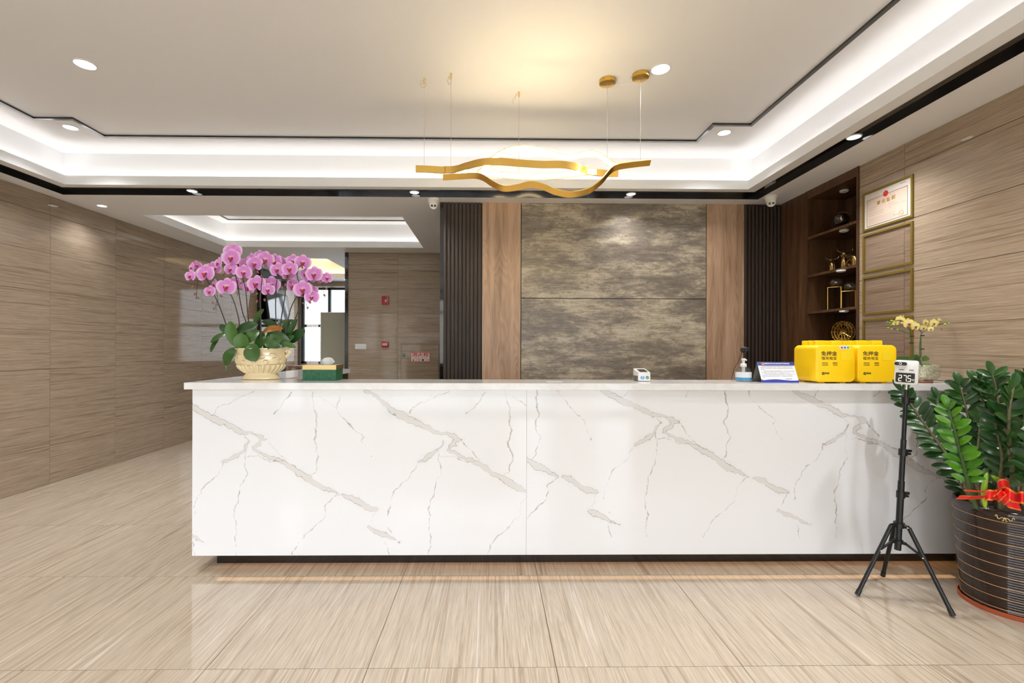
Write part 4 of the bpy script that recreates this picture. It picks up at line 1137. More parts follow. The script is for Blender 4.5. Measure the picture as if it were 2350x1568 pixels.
# hand sanitiser bottle
c = at(1710, 876, Z=ZT); c.z = ZT; c.y += .02; r = .0475
t = thing('hand_sanitiser_bottle', c, 'clear pump bottle of hand sanitiser with a white and blue label', 'bottle')
build(MB().lathe([(r * .93, .001), (r, .006), (r, .064), (r * .97, .072), (r * .80, .086), (r * .5, .094), (r * .36, .097)], 36, c), 'bottle_body', M['clear_plastic'], t, smooth=50)
build(MB().lathe([(r * .93, .003), (r * .93, .062)], 36, c), 'gel', mat('clear_gel', (.62, .66, .70), .25, alpha=.55), t, smooth=50)
build(MB().lathe([(r * 1.006, .026), (r * 1.006, .062)], 36, c, cap=False), 'label', M['sanit_label'], t, smooth=50)
build(MB().lathe([(r * 1.008, .014), (r * 1.008, .027)], 36, c, cap=False), 'label_band', M['sky_blue'], t, smooth=50)
build(MB().lathe([(r * .40, .094), (r * .40, .113), (r * .26, .117), (.007, .119), (.007, .132), (.012, .139), (.012, .148), (.009, .150)], 24, c), 'pump', M['pure_white'], t, smooth=35)
build(MB().tube([c + Vector((0, 0, .143)), c + Vector((0, -.03, .142)), c + Vector((0, -.036, .138))], .004, 8), 'nozzle', M['pure_white'], t, smooth=60)
build(MB().tube([c + Vector((0, 0, .095)), c + Vector((0, 0, .06))], .010, 10), 'pump_chamber', M['pure_white'], t, smooth=60)

# webcam on a thin stand behind the bottle
c = at(1707, 803, Y=3.10); t = thing('webcam', (c.x, c.y, ZT), 'small black webcam on a thin stand behind the sanitiser bottle', 'camera')
build(MB().sphere(c, .022, 20, sc_=(1, .8, 1)), 'camera_head', M['black_metal'], t, smooth=60)
build(MB().prism(circ(c.x, c.z, .008, 16), c.y - .024, c.y - .014), 'camera_lens', M['lens'], t)
build(MB().sphere(c + Vector((.020, .0, .004)), .014, 12), 'hinge_knob', M['black_metal'], t, smooth=60)
build(MB().tube([c, (c.x + .003, c.y, ZT + .004)], .004, 8).lathe([(.030, 0), (.030, .004), (.006, .008)], 20, (c.x, c.y, ZT)), 'stand', M['black_metal'], t, smooth=40)
build(MB().tube(smoothpath([c + Vector((-.012, 0, -.016)), at(1696, 828, Y=3.10), at(1686, 845, Y=3.10), at(1681, 862, Y=3.10), at(1679, 869, Y=3.09), at(1679, 873, Y=3.06)]), .0016, 6), 'cable', M['black_metal'], t, smooth=60)

# card terminal
a, b_ = at(1465, 874, Y=2.985), at(1493, 874, Y=2.985); x0, x1 = a.x, b_.x; y0, y1 = 2.985, 3.10
t = thing('payment_terminal', ((x0 + x1) / 2, 3.04, ZT), 'small white payment terminal with blue and green symbols, alone on the counter', 'card reader')
hf, hb = .058, .079; vs = []
T = Matrix.Rotation(PI / 2, 4, 'Z') @ Matrix.Identity(4)
poly = [(y0, ZT + .003), (y1, ZT + .003), (y1 - .004, ZT + hb), (y0 + .004, ZT + hf)]
T = Matrix(((0, 1, 0, 0), (1, 0, 0, 0), (0, 0, 1, 0), (0, 0, 0, 1)))
build(MB().prism(poly, x0, x1, T, bev=.004), 'casing', M['pure_white'], t, smooth=40)
th_ = math.atan2(hb - hf, y1 - y0 - .008); TT = Matrix.Translation(((x0 + x1) / 2, y0 + .004, ZT + hf + .0012)) @ Matrix.Rotation(th_, 4, 'X')
build(MB().box(-.026, .026, .010, .080, 0, .0012, T=TT), 'screen', M['screen'], t)
build(MB().box(x0 - .001, x0 + .003, y0 + .01, y1 - .01, ZT + .004, ZT + .035).box(x0 + .005, x1 - .005, y0 + .01, y1 - .01, ZT, ZT + .004), 'base', M['grey_card'], t)
xm = (x0 + x1) / 2
build(MB().prism(rrect(xm - .024, xm - .002, ZT + .014, ZT + .034, .002), y0 - .0008, y0 + .001), 'blue_symbol', M['sky_blue'], t)
text('支', .021, frontT((xm - .013, y0 - .0012, ZT + .024)), M['paper'], t, 'symbol_lettering')
build(MB().prism(circ(xm + .019, ZT + .025, .0105, 24), y0 - .0008, y0 + .001), 'green_symbol', M['green_print'], t)
build(MB().prism([(xm + .012, ZT + .025), (xm + .0175, ZT + .019), (xm + .027, ZT + .029), (xm + .0255, ZT + .0305), (xm + .0175, ZT + .0225), (xm + .0135, ZT + .0265)], y0 - .0014, y0 - .0006), 'check_mark', M['paper'], t)
c = at(1272, 876.8, Z=ZT)
tag(build(MB().box(c.x - .05, c.x + .05, c.y - .010, c.y + .010, ZT, ZT + .0012), 'counter_label', M['paper'], origin=(c.x, c.y, ZT)), 'thin white strip lying flat in the middle of the countertop', 'label')

# tissue box
a, b_ = at(694.5, 874.5, Y=3.0), at(771, 874.5, Y=3.0); x0, x1 = a.x, b_.x; y0, y1 = 3.0, 3.135; h1 = .071; h2 = .100
t = thing('tissue_box', ((x0 + x1) / 2, 3.067, ZT), 'green leather tissue box with a gold lid beside the orchid planter', 'tissue box')
build(MB().box(x0, x1, y0, y1, ZT, ZT + h1), 'box_body', M['green_leather'], t)
mb = MB(); mb.box(x0 - .0015, x1 + .0015, y0 - .0015, y0 + .004, ZT + h1, ZT + h2).box(x0 - .0015, x1 + .0015, y1 - .004, y1 + .0015, ZT + h1, ZT + h2).box(x0 - .0015, x0 + .004, y0, y1, ZT + h1, ZT + h2).box(x1 - .004, x1 + .0015, y0, y1, ZT + h1, ZT + h2)
mb.box(x0, x1, y0, y0 + .045, ZT + h2 - .003, ZT + h2).box(x0, x1, y1 - .045, y1, ZT + h2 - .003, ZT + h2)
build(mb, 'lid', mat('satin_gold', (.60, .43, .20), .3, .9), t)
mb = MB(); vs = []; fs = []; n = 14
prof = [0, .25, .55, .8, .95, 1.0, .97, .85]
for j in range(6):
    for i in range(n + 1):
        u = i / n; tz = j / 5
        top = float(np.interp(u, [0, .12, .35, .6, .85, 1], [.004, .026, .046, .050, .044, .020]))
        vs.append(((x0 + .075) + u * (.085 + .02 * tz) + .01 * tz, (y0 + y1) / 2 + .006 * math.sin(u * 9 + tz * 3) - .012 * tz, ZT + h2 - .004 + top * tz + .004))
for j in range(5):
    for i in range(n): fs.append((j * (n + 1) + i, j * (n + 1) + i + 1, (j + 1) * (n + 1) + i + 1, (j + 1) * (n + 1) + i))
build(mb.add(vs, fs), 'tissue', M['tissue'], t, smooth=80)


# ------------------------------------------------------------------ plants: shared pieces
def leaf_mesh(name, L, W, m, bend=.2, cup=.15, tipy=.6, n=9, fold=.12, peak=.56):
    """leaf along +X, width along Y, normal +Z"""
    vs = []; fs = []; cs = (-1, -.5, 0, .5, 1)
    for i in range(n + 1):
        s = math.sin(PI / 2 * i / n); q_ = (s - peak) / (peak if s < peak else 1.0 - peak); wd = max(W * .03, W / 2 * (1 - abs(q_) ** (2.2 if s > peak else 1.8)) ** .62)
        for c_ in cs: vs.append((L * s - L * bend * .15 * s * s, wd * c_, -bend * L * s * s + abs(c_) * wd * fold + cup * L * .2 * math.sin(PI * s)))
    k = len(cs)
    for i in range(n):
        for c_ in range(k - 1): fs.append((i * k + c_, (i + 1) * k + c_, (i + 1) * k + c_ + 1, i * k + c_ + 1))
    me = bpy.data.meshes.new(name); me.from_pydata(vs, [], fs); me.materials.append(m); me.polygons.foreach_set('use_smooth', [True] * len(fs)); me.update()
    return me


def basis(o, x, nrm):
    x = x.normalized(); z = (nrm - x * nrm.dot(x)).normalized(); y = z.cross(x)
    return Matrix(((x.x, y.x, z.x, o.x), (x.y, y.y, z.y, o.y), (x.z, y.z, z.z, o.z), (0, 0, 0, 1)))


def petal(vs, fs, ang, L, W, z0, cup=.1, n=6, wid=.5, off=.0):
    """petal in local XZ plane, flower faces -Y"""
    b = len(vs); cs = (-1, -.6, 0, .6, 1); ca, sa = math.cos(ang), math.sin(ang)
    for i in range(n + 1):
        s = math.sin(PI / 2 * i / n) ** 1.1; c0_ = wid; w_ = W / 2 * max(.05, math.sqrt(max(0, 1 - ((s - c0_) / (c0_ * 1.02 if s < c0_ else 1.002 - c0_)) ** 2)))
        for c_ in cs:
            u = off + L * s; v = w_ * c_; y = z0 - cup * L * (s * s) * .5 + abs(c_) * w_ * .18 + .0
            vs.append((u * ca - v * sa, y, u * sa + v * ca))
    k = len(cs)
    for i in range(n):
        for c_ in range(k - 1): fs.append((b + i * k + c_, b + (i + 1) * k + c_, b + (i + 1) * k + c_ + 1, b + i * k + c_ + 1))


def flower_meshes(R, mp, ml, mt, nm):
    vs, fs = [], []
    for a in (90, 215, 325): petal(vs, fs, math.radians(a), R * .98, R * .80, .004 * R / .06, cup=.10, wid=.60, n=8)
    for a in (8, 172): petal(vs, fs, math.radians(a), R * 1.05, R * 1.22, 0, cup=.12, wid=.58, n=8)
    me = bpy.data.meshes.new(nm + '_petals'); me.from_pydata(vs, [], fs); me.materials.append(mp); me.polygons.foreach_set('use_smooth', [True] * len(fs))
    k = R / .06; mb = MB()
    mb.sphere((0, -.010 * k, -.010 * k), .011 * k, 10, 0, (1.25, .8, .9)); mb.sphere((0, -.013 * k, -.024 * k), .007 * k, 8, 0, (1, .7, 1.3))
    mb.sphere((-.011 * k, -.010 * k, -.004 * k), .006 * k, 8, 0); mb.sphere((.011 * k, -.010 * k, -.004 * k), .006 * k, 8, 0)
    mb.sphere((0, -.019 * k, -.007 * k), .0055 * k, 8, 1)
    lm = bpy.data.meshes.new(nm + '_lip'); lm.from_pydata(mb.v, [], mb.f); lm.materials.append(ml); lm.materials.append(mt); lm.polygons.foreach_set('material_index', mb.m)
    lm.polygons.foreach_set('use_smooth', [True] * len(mb.f)); me.update(); lm.update()
    return me, lm


def place_flower(root, meshes, p, yaw, roll, pitch=0, s=1):
    f = bpy.data.objects.new('flower', meshes[0]); COL.objects.link(f); f.parent = root
    f.matrix_local = Matrix.Translation(Vector(p) - wloc(root)) @ Matrix.Rotation(yaw, 4, 'Z') @ Matrix.Rotation(pitch, 4, 'X') @ Matrix.Rotation(roll, 4, 'Y') @ Matrix.Scale(s, 4)
    l = bpy.data.objects.new('lip', meshes[1]); COL.objects.link(l); l.parent = f
    return f


# ------------------------------------------------------------------ pink orchid planter
OY = 3.13; K1 = 4.3548


def oz(x, y, dy=0.0): return at(400 + x / K1, 540 + y / K1, Y=OY + dy)


c0 = oz(870, 1440); c0.z = ZT
t = thing('orchid_planter', c0, 'large cream relief planter full of pink-magenta orchids at the left end of the counter', 'potted plant')
ax_, ay_ = 1.0, .62
prof = [(.118, 0), (.127, .004), (.128, .014), (.120, .022), (.108, .034), (.106, .040), (.112, .048), (.130, .062), (.152, .085), (.168, .115), (.172, .135), (.168, .160), (.163, .178), (.170, .196), (.178, .201), (.178, .207), (.168, .209), (.160, .203), (.158, .180)]
k_ = .965
build(MB().lathe([(r_ * k_, z_) for r_, z_ in prof], 64, c0, ax_, ay_), 'planter', M['cream'], t, smooth=40)
mb = MB()
for k in range(26):
    a = 2 * PI * k / 26; P_ = []
    for s in range(6):
        r_ = (.110, .120, .134, .148, .157, .162)[s] * k_; z_ = (.046, .056, .067, .080, .092, .100)[s]
        P_.append(Vector((c0.x + r_ * math.cos(a) * ax_, c0.y + r_ * math.sin(a) * ay_, c0.z + z_)))
    mb.tube(P_, [.006, .008, .010, .011, .010, .004], 6)
build(mb, 'fluting', M['cream'], t, smooth=60)


def on_bowl(u, z, lift=.0015):
    """point of the bowl's front: u = angle from the front (radians)"""
    zz = [q[1] for q in prof[7:14]]; rr_ = [q[0] for q in prof[7:14]]; r_ = float(np.interp(z, zz, rr_)) * k_ + lift; a = -PI / 2 + u
    return Vector((c0.x + r_ * math.cos(a) * ax_, c0.y + r_ * math.sin(a) * ay_, c0.z + z))


relief = []; lines = MB(); sol = MB()
for s in (-1, 1):
    for pts, r0 in (([(.12, .100), (.35, .098), (.52, .108), (.55, .125), (.42, .132), (.36, .122)], .0045), ([(.55, .105), (.80, .104), (.98, .115), (1.02, .140), (.92, .165), (.72, .178), (.60, .168)], .005),
                    ([(.90, .150), (.78, .150), (.70, .142)], .004), ([(.95, .135), (1.12, .140), (1.18, .152)], .004), ([(.05, .115), (.15, .135), (.33, .142), (.42, .150)], .005),
                    ([(.04, .125), (.10, .155), (.24, .168), (.36, .165)], .0045), ([(.0, .13), (.03, .165), (.06, .178)], .004), ([(1.0, .11), (1.2, .108), (1.25, .118)], .004)):
        P_ = smoothpath([on_bowl(s * u, z) for u, z in pts], 6); n = len(P_)
        sol.tube(P_, [r0 * (.35 + .65 * math.sin(PI * min(1, (i + 1) / n * .9 + .08))) for i in range(n)], 7, flat=.8)
        lines.tube([q + Vector((0, -.0015, -.0042)) for q in P_], .0011, 4)
build(sol, 'relief_scrolls', M['cream'], t, smooth=60); build(lines, 'relief_outline', M['cream_line'], t)
for s in (-1, 1):
    hx = c0.x + s * .166
    mb = MB().tube(smoothpath([(hx - s * .012, c0.y, c0.z + .145), (hx + s * .008, c0.y, c0.z + .158), (hx + s * .020, c0.y, c0.z + .178), (hx + s * .014, c0.y, c0.z + .196), (hx - s * .002, c0.y, c0.z + .195), (hx + s * .001, c0.y, c0.z + .182)], 5), .008, 8, flat=1.6)
    build(mb, 'handle', M['cream'], t, smooth=60)
build(MB().lathe([(.150, .186), (.150, .190), (.05, .198)], 32, c0, ax_, ay_), 'potting_bark', M['soil'], t, smooth=60)
FM = flower_meshes(.062, M['petal'], M['lip'], M['lip_tip'], 'orchid')
FL = [(570, 225, 190, 0, -.04), (440, 278, 130, -.5, 0), (585, 160, 190, .2, .07), (500, 205, 150, -.7, .08), (565, 340, 150, -.1, -.01), (695, 372, 165, .15, -.03), (640, 285, 150, .1, .06), (735, 290, 165, .4, .05), (310, 380, 195, 0, -.02), (395, 330, 150, .5, .06),
      (175, 325, 115, -.7, .03), (225, 300, 100, 1.0, .08), (160, 405, 130, -.3, -.02), (355, 560, 130, -.2, -.02), (520, 515, 195, .05, -.03), (405, 495, 130, -.8, .03), (600, 480, 140, .4, .05), (640, 500, 100, .9, .08), (820, 485, 190, .05, -.03), (745, 520, 165, -.4, .05),
      (935, 545, 140, .1, -.03), (970, 490, 180, .3, .04), (805, 285, 170, -.1, 0), (770, 240, 140, -.5, .07), (912, 245, 185, .0, .02), (850, 205, 130, -.2, .09), (1032, 345, 165, 0, -.02), (1005, 270, 190, -.3, .04), (1155, 335, 165, .1, -.03), (1065, 265, 130, .3, .08), (1140, 395, 140, .3, .06),
      (1190, 255, 150, 0, .05), (1285, 270, 165, .25, .0), (1310, 385, 140, -.2, .04), (1398, 390, 175, .05, -.03), (1350, 430, 130, .2, .06), (1525, 425, 120, .55, .0), (1490, 440, 110, .3, .06), (1285, 540, 190, 0, -.03), (1185, 505, 170, -.4, .05), (1375, 618, 150, .15, -.02), (1370, 555, 140, .4, .05), (1230, 560, 110, -.4, .07), (1180, 365, 120, .5, .09)]
for x, y, wd, yaw, dy in FL:
    place_flower(t, FM, oz(x, y, dy), yaw * .9 + random.uniform(-.1, .1), random.uniform(-.12, .12), random.uniform(-.15, .1), s=wd / 190 * .99)
STEMS = [([(560, 1060), (515, 885), (470, 760), (430, 660), (400, 600), (370, 540), (390, 480)], 0), ([(640, 1060), (650, 890), (625, 760), (590, 650), (555, 575), (540, 530)], .0), ([(740, 1060), (720, 880), (685, 780), (655, 640), (635, 500), (600, 370), (570, 300)], .03), ([(760, 1060), (745, 885), (730, 740), (715, 560), (685, 420), (690, 340)], -.01),
         ([(868, 1130), (866, 900), (862, 700), (865, 560), (880, 400), (878, 300), (905, 260)], -.06), ([(1000, 1060), (1015, 880), (1012, 700), (1020, 480), (1050, 380), (1035, 330)], .03), ([(1040, 1060), (1065, 860), (1100, 640), (1120, 480), (1130, 380), (1180, 300)], .02), ([(1100, 1060), (1130, 880), (1165, 730), (1220, 620), (1275, 560), (1230, 420), (1240, 330), (1280, 290)], .0), ([(1130, 1060), (1200, 860), (1245, 740), (1275, 600), (1310, 500), (1380, 430), (1450, 430), (1510, 440)], .02),
         ([(400, 600), (350, 490), (310, 420), (250, 390), (180, 400)], .02), ([(690, 410), (640, 330), (570, 290), (470, 300)], .04), ([(880, 310), (830, 280), (790, 280)], .04)]
for pts, dy in STEMS:
    P_ = smoothpath([oz(x, y, dy) for x, y in pts], 6); n = len(P_)
    build(MB().tube(P_, [.0042 - .0022 * i / n for i in range(n)], 7), 'flower_stem', M['orchid_stem'], t, smooth=60)
for x, y in ((285, 475), (183, 520), (208, 588), (237, 628), (470, 608), (388, 675), (430, 695), (396, 735), (512, 390), (668, 478), (632, 580), (825, 585), (902, 648), (826, 662), (835, 370), (912, 300), (878, 410), (1060, 450), (1112, 497), (1080, 525), (1208, 378), (1150, 408), (1280, 320), (1442, 468), (1275, 605), (1286, 680), (1355, 670), (1335, 725), (1520, 535), (1500, 600), (1160, 470)):
    build(MB().sphere(oz(x, y, -.02), .0085 if y < 680 else .006, 8, sc_=(.85, .85, 1.25), T=Matrix.Rotation(math.sin(x) * .8, 3, 'Y')), 'bud', M['bud'], t, smooth=80)
for pts in ([(240, 420), (232, 500), (225, 570), (218, 645)], [(425, 660), (415, 700), (420, 755)], [(635, 450), (632, 540), (630, 610)], [(860, 560), (850, 640), (845, 720)], [(1310, 610), (1318, 680), (1330, 740)], [(1460, 440), (1485, 520), (1495, 590), (1510, 640)], [(1110, 400), (1105, 480), (1085, 570)], [(510, 360), (490, 410)], [(425, 555), (430, 620), (440, 660)]):
    build(MB().tube(smoothpath([oz(x, y, -.015) for x, y in pts], 4), .0016, 5), 'bud_stalk', M['orchid_stem'], t)
# leaves: base, tip (zoomed pixels), width, depth at base/tip, material, normal
LV = [((620, 1120), (545, 862), 120, -.02, -.06, 0, .05), ((700, 1170), (655, 985), 150, -.06, -.10, 0, .1), ((760, 1085), (800, 1248), 150, -.08, -.14, 0, .15), ((600, 985), (825, 905), 115, -.02, -.05, 0, .1), ((850, 950), (710, 1065), 120, -.04, -.09, 0, .15),
      ((625, 1120), (485, 1288), 120, -.04, -.08, 0, .2), ((540, 975), (348, 1062), 60, .02, -.02, 0, .15), ((450, 1030), (358, 1170), 48, .02, .0, 0, .1), ((540, 990), (452, 893), 62, .03, .02, 0, .1), ((790, 900), (892, 735), 62, .05, .05, 0, .05), ((870, 860), (1030, 895), 70, .06, .07, 0, .3),
      ((880, 975), (1050, 905), 70, -.01, -.03, 1, .3), ((1070, 1040), (1015, 905), 55, .0, -.02, 1, .2), ((890, 1140), (1030, 1010), 140, -.05, -.09, 0, .3), ((960, 985), (1130, 1050), 95, -.03, -.07, 0, .3), ((1060, 1120), (900, 1070), 85, -.09, -.12, 0, .2), ((1050, 1080), (1205, 1108), 58, -.05, -.07, 0, .15),
      ((1115, 1080), (1225, 835), 70, .0, .0, 0, .05), ((1160, 1080), (1300, 948), 110, .02, .02, 0, .1), ((1100, 1040), (1140, 850), 85, .04, .04, 0, .05), ((1030, 890), (1215, 862), 45, .07, .07, 0, .1), ((527, 1270), (527, 1362), 18, -.02, -.02, 0, .0), ((860, 1130), (880, 960), 80, .02, .0, 0, .1), ((930, 1120), (1000, 930), 90, .03, .0, 0, .1), ((700, 1120), (760, 890), 90, .04, .03, 0, .1), ((1080, 1120), (1190, 1010), 80, .0, -.03, 0, .1), ((820, 1140), (900, 1020), 110, -.04, -.07, 0, .2), ((640, 1100), (600, 960), 90, .05, .05, 0, .1)]
for (bx, by), (tx, ty), wd, d0, d1, mi, bend in LV:
    p, q = oz(bx, by, d0), oz(tx, ty, d1); L_ = (q - p).length; W_ = wd / K1 * OY / F * 1.05
    me = leaf_mesh('leaf', L_ * (1 + bend * .1), W_, M['orange_leaf'] if mi else M['orchid_leaf'], bend=bend, cup=.2 + bend, tipy=.75, fold=.18)
    dv = q - p + Vector((0, 0, bend * L_ * .9))
    nn = Vector((random.uniform(-.15, .15), -1, .55))
    inst('leaf', me, t, M=basis(p - wloc(t), dv if bend < .12 else (q - p), nn))

# ------------------------------------------------------------------ yellow orchid
K2 = 8.25; YY = 2.985


def yz(x, y, dy=0.0): return at(2020 + x / K2, 700 + y / K2, Y=YY + dy)


c0 = Vector((yz(765, 1400).x, YY, ZT))
t = thing('yellow_orchid_pot', c0, 'yellow orchid in a glittering stone-chip pot beside the yellow boxes', 'potted plant')
build(MB().lathe([(.058, 0), (.060, .003), (.060, .012), (.052, .015), (.052, .020)], 40, c0), 'copper_stand', M['copper'], t, smooth=40)
pm, ptree, pb = newmat('glitter_stone_chips'); N_ = ptree.nodes.new
vo = N_('ShaderNodeTexVoronoi'); vo.inputs['Scale'].default_value = 260; g_ = N_('ShaderNodeNewGeometry'); ptree.links.new(g_.outputs['Position'], vo.inputs['Vector'])
r_ = ramp(ptree, [(.0, (.10, .09, .05)), (.35, (.36, .33, .22)), (.7, (.50, .48, .34)), (1.0, (.9, .9, .85))]); ptree.links.new(vo.outputs['Color'], r_.inputs[0]); ptree.links.new(r_.outputs[0], pb.inputs['Base Color'])
pb.inputs['Roughness'].default_value = .2; pb.inputs['Metallic'].default_value = .3; bp = N_('ShaderNodeBump'); bp.inputs['Strength'].default_value = .5; ptree.links.new(vo.outputs['Distance'], bp.inputs['Height']); ptree.links.new(bp.outputs[0], pb.inputs['Normal'])
build(MB().lathe([(.078, .020), (.080, .022), (.093, .036), (.093, .106), (.086, .112), (.082, .106)], 8 * 6, c0), 'pot', pm, t, smooth=40)
build(MB().lathe([(.083, .098), (.03, .104)], 24, c0), 'moss', M['soil'], t)
FY = flower_meshes(.026, M['petal_y'], M['lip_y'], M['lip_tip'], 'yellow_orchid')
for x, y, wd, yaw, dy in ((380, 285, 200, -.1, 0), (440, 225, 90, .6, .03), (537, 350, 230, .0, -.02), (665, 405, 210, .1, -.03), (290, 350, 110, -.8, .02), (860, 330, 150, .1, .04), (820, 430, 150, .0, .05), (1015, 345, 195, .05, -.02), (955, 455, 130, -.1, -.03), (1125, 300, 140, .4, .02), (1150, 455, 130, .8, .0)):
    place_flower(t, FY, yz(x, y, dy), yaw, random.uniform(-.2, .2), random.uniform(-.1, .1), s=wd / 172)
for pts in ([(620, 1010), (610, 850), (590, 640), (570, 500), (520, 420), (450, 330), (370, 290), (250, 310), (130, 320)], [(755, 1010), (748, 800), (765, 620), (790, 530), (890, 455), (980, 390), (1090, 380), (1200, 360), (1300, 350)], [(775, 1010), (772, 800), (770, 600)], [(570, 550), (480, 525), (370, 480), (270, 455), (150, 435)], [(790, 530), (750, 480), (700, 440)]):
    build(MB().tube(smoothpath([yz(x, y) for x, y in pts], 5), .0026, 7), 'flower_stem', M['green_stem'], t, smooth=60)
for x, y, s in ((215, 300, 1.3), (260, 310, 1.2), (215, 375, 1.1), (150, 432, .9), (215, 455, 1), (330, 467, 1), (130, 320, .7), (1230, 368, 1.6), (1300, 350, 1), (175, 335, .8)):
    build(MB().sphere(yz(x, y, -.005), .0052 * s, 8, sc_=(1.3, 1, .9)), 'bud', M['bud_green'], t, smooth=80)
for x, y in ((600, 595), (590, 720), (800, 580), (795, 835)): build(MB().tube([yz(x - 35, y, -.004), yz(x + 35, y, -.006)], .004, 6), 'stem_clip', M['ink'], t)
for (bx, by), (tx, ty), wd, d0, d1, bend in (((700, 1090), (330, 985), 90, 0, -.02, .1), ((720, 1150), (560, 1010), 140, -.03, -.05, .1), ((800, 1150), (700, 1010), 200, -.05, -.09, .2), ((760, 1130), (1065, 1190), 110, -.03, -.08, .2), ((700, 1060), (665, 930), 120, .03, .04, .1), ((790, 1060), (920, 970), 110, .03, .05, .1)):
    p, q = yz(bx, by, d0), yz(tx, ty, d1); L_ = (q - p).length
    inst('leaf', leaf_mesh('leaf', L_, wd / K2 * YY / F, M['orchid_leaf'], bend=bend, cup=.3, tipy=.8), t, M=basis(p - wloc(t), q - p, Vector((0, -1, .7))))

# ------------------------------------------------------------------ thermometer on its tripod
PX, PY = 2.238, 2.54
t = thing('thermometer_stand', (PX, PY, 0), 'white wall thermometer reading 27.5 on a black tripod stand before the counter', 'thermometer')
top = at(2080, 888, Y=PY); hubz = .425; hub = at(2063, 1200, Y=PY); P0 = at(2060, 1262, Y=PY)


def along(z): k = (z - P0.z) / (top.z - P0.z); return P0 + (top - P0) * k


for nm, za, zb, r_ in (('pole_section', P0.z, .63, .0155), ('pole_section', .63, .86, .0130), ('pole_section', .86, 1.07, .0105), ('pole_section', 1.07, top.z - .015, .0095)):
    build(MB().tube([along(za), along(zb)], r_, 16), nm, M['black_metal'], t, smooth=40)
build(MB().tube([along(top.z - .018), along(top.z + .012)], .0065, 14), 'screw_tip', M['steel'], t, smooth=40)
for z_ in (at(2068, 1135, Y=PY).z, at(2071, 1038, Y=PY).z, at(2078, 919, Y=PY).z):
    c = along(z_)
    build(MB().tube([along(z_ - .018), along(z_ + .018)], .020, 16).box(c.x + .012, c.x + .044, c.y - .008, c.y + .008, c.z + .001, c.z + .014).box(c.x + .012, c.x + .040, c.y - .008, c.y + .008, c.z - .014, c.z - .003), 'clamp', M['black_metal'], t, smooth=40)
hubU, hubL = along(at(2063, 1205, Y=PY).z), along(at(2061, 1243, Y=PY).z)
build(MB().tube([hubU - UZ * .012, hubU + UZ * .014], .026, 16), 'upper_hub', M['black_metal'], t, smooth=40); build(MB().tube([hubL - UZ * .008, hubL + UZ * .010], .024, 16), 'lower_hub', M['black_metal'], t, smooth=40)
for px, py in ((1967, 1367), (2026, 1323), (2187, 1415)):
    ft = at(px, py, Z=.004); d = (ft - hubU); d.z = 0; d.normalize(); a = hubU + d * .045; ft.z = .008
    lg = build(MB().tube([hubU, a], .010, 10).tube([a, ft], .0105, 12), 'leg', M['black_metal'], t, smooth=50)
    m_ = a + (ft - a) * .36; lo = hubL + d * .036
    br = build(MB().tube([hubL, lo], .009, 8).tube([lo, m_], .0065, 8), 'brace', M['black_metal'], t, smooth=50)
    s_ = Vector((-d.y, d.x, 0)) * .011
    build(MB().sphere(m_ + s_, .0045, 8).sphere(m_ - s_, .0045, 8).sphere(a - s_, .0045, 8), 'rivet', M['steel'], lg)
    build(MB().tube([ft + (a - ft).normalized() * .03, ft], .0125, 12), 'rubber_foot', M['ink'], lg, smooth=40)
hc = at(2080.5, 855, Y=PY - .02)
TH = Matrix.Translation(hc) @ Matrix.Rotation(math.radians(-45), 4, 'Z') @ Matrix.Rotation(math.radians(2.5), 4, 'Y') @ Matrix.Diagonal((.82, 1, 1, 1))
hw, hh = .060, .066
build(MB().prism(rrect(-hw, hw, -hh, hh, .014, 6), -.028, .028, TH, bev=.006), 'housing', M['pure_white'], t, smooth=40)
build(MB().prism(rrect(-hw - .004, .006, hh - .030, hh - .006, .0115, 8), -.052, -.02, TH, bev=.003), 'sensor_arm', M['pure_white'], t, smooth=40)
build(MB().prism(rrect(-hw - .001, .003, hh - .0275, hh - .0085, .009, 8), -.0535, -.050, TH), 'sensor_window', M['screen'], t, smooth=40)
build(MB().prism(circ(-.030, hh - .018, .0075, 24), -.0548, -.0530, TH), 'sensor_ring', M['pure_white'], t); build(MB().prism(circ(-.030, hh - .018, .0042, 20), -.0556, -.0545, TH), 'sensor_lens', M['screen'], t)
for x in (-.025, .025): build(MB().prism(rrect(x - .012, x + .012, .012, .017, .001), -.0290, -.027, TH), 'indicator_slot', M['ink_grey'], t)
build(MB().prism(rrect(-.052, .044, -hh + .012, -.002, .005, 5), -.0295, -.027, TH), 'display', M['screen'], t)
segs = {'2': 'abged', '7': 'abc', '5': 'afgcd'}
mb = MB()


def seg7(mb, ch, x, z, w_, h_):
    e = .0016
    S = {'a': (x, x + w_, z + h_ - e, z + h_ + e), 'g': (x, x + w_, z + h_ / 2 - e, z + h_ / 2 + e), 'd': (x, x + w_, z - e, z + e), 'f': (x - e, x + e, z + h_ / 2 + .002, z + h_ - .002), 'b': (x + w_ - e, x + w_ + e, z + h_ / 2 + .002, z + h_ - .002), 'e': (x - e, x + e, z + .002, z + h_ / 2 - .002), 'c': (x + w_ - e, x + w_ + e, z + .002, z + h_ / 2 - .002)}
    for s_ in segs[ch]: a, b, c_, d_ = S[s_]; mb.box(a, b, -.0304, -.0296, c_, d_, T=TH)


for ch, x in (('2', -.036), ('7', -.012), ('5', .010)): seg7(mb, ch, x, -.047, .014, .031)
mb.box(.004, .0068, -.0304, -.0296, -.0485, -.0455, T=TH); build(mb, 'digits', M['seg'], t)
text('℃', .013, TH @ Matrix.Translation((.036, -.0300, -.040)) @ Matrix.Rotation(PI / 2, 4, 'X'), M['seg'], t, 'unit_lettering')

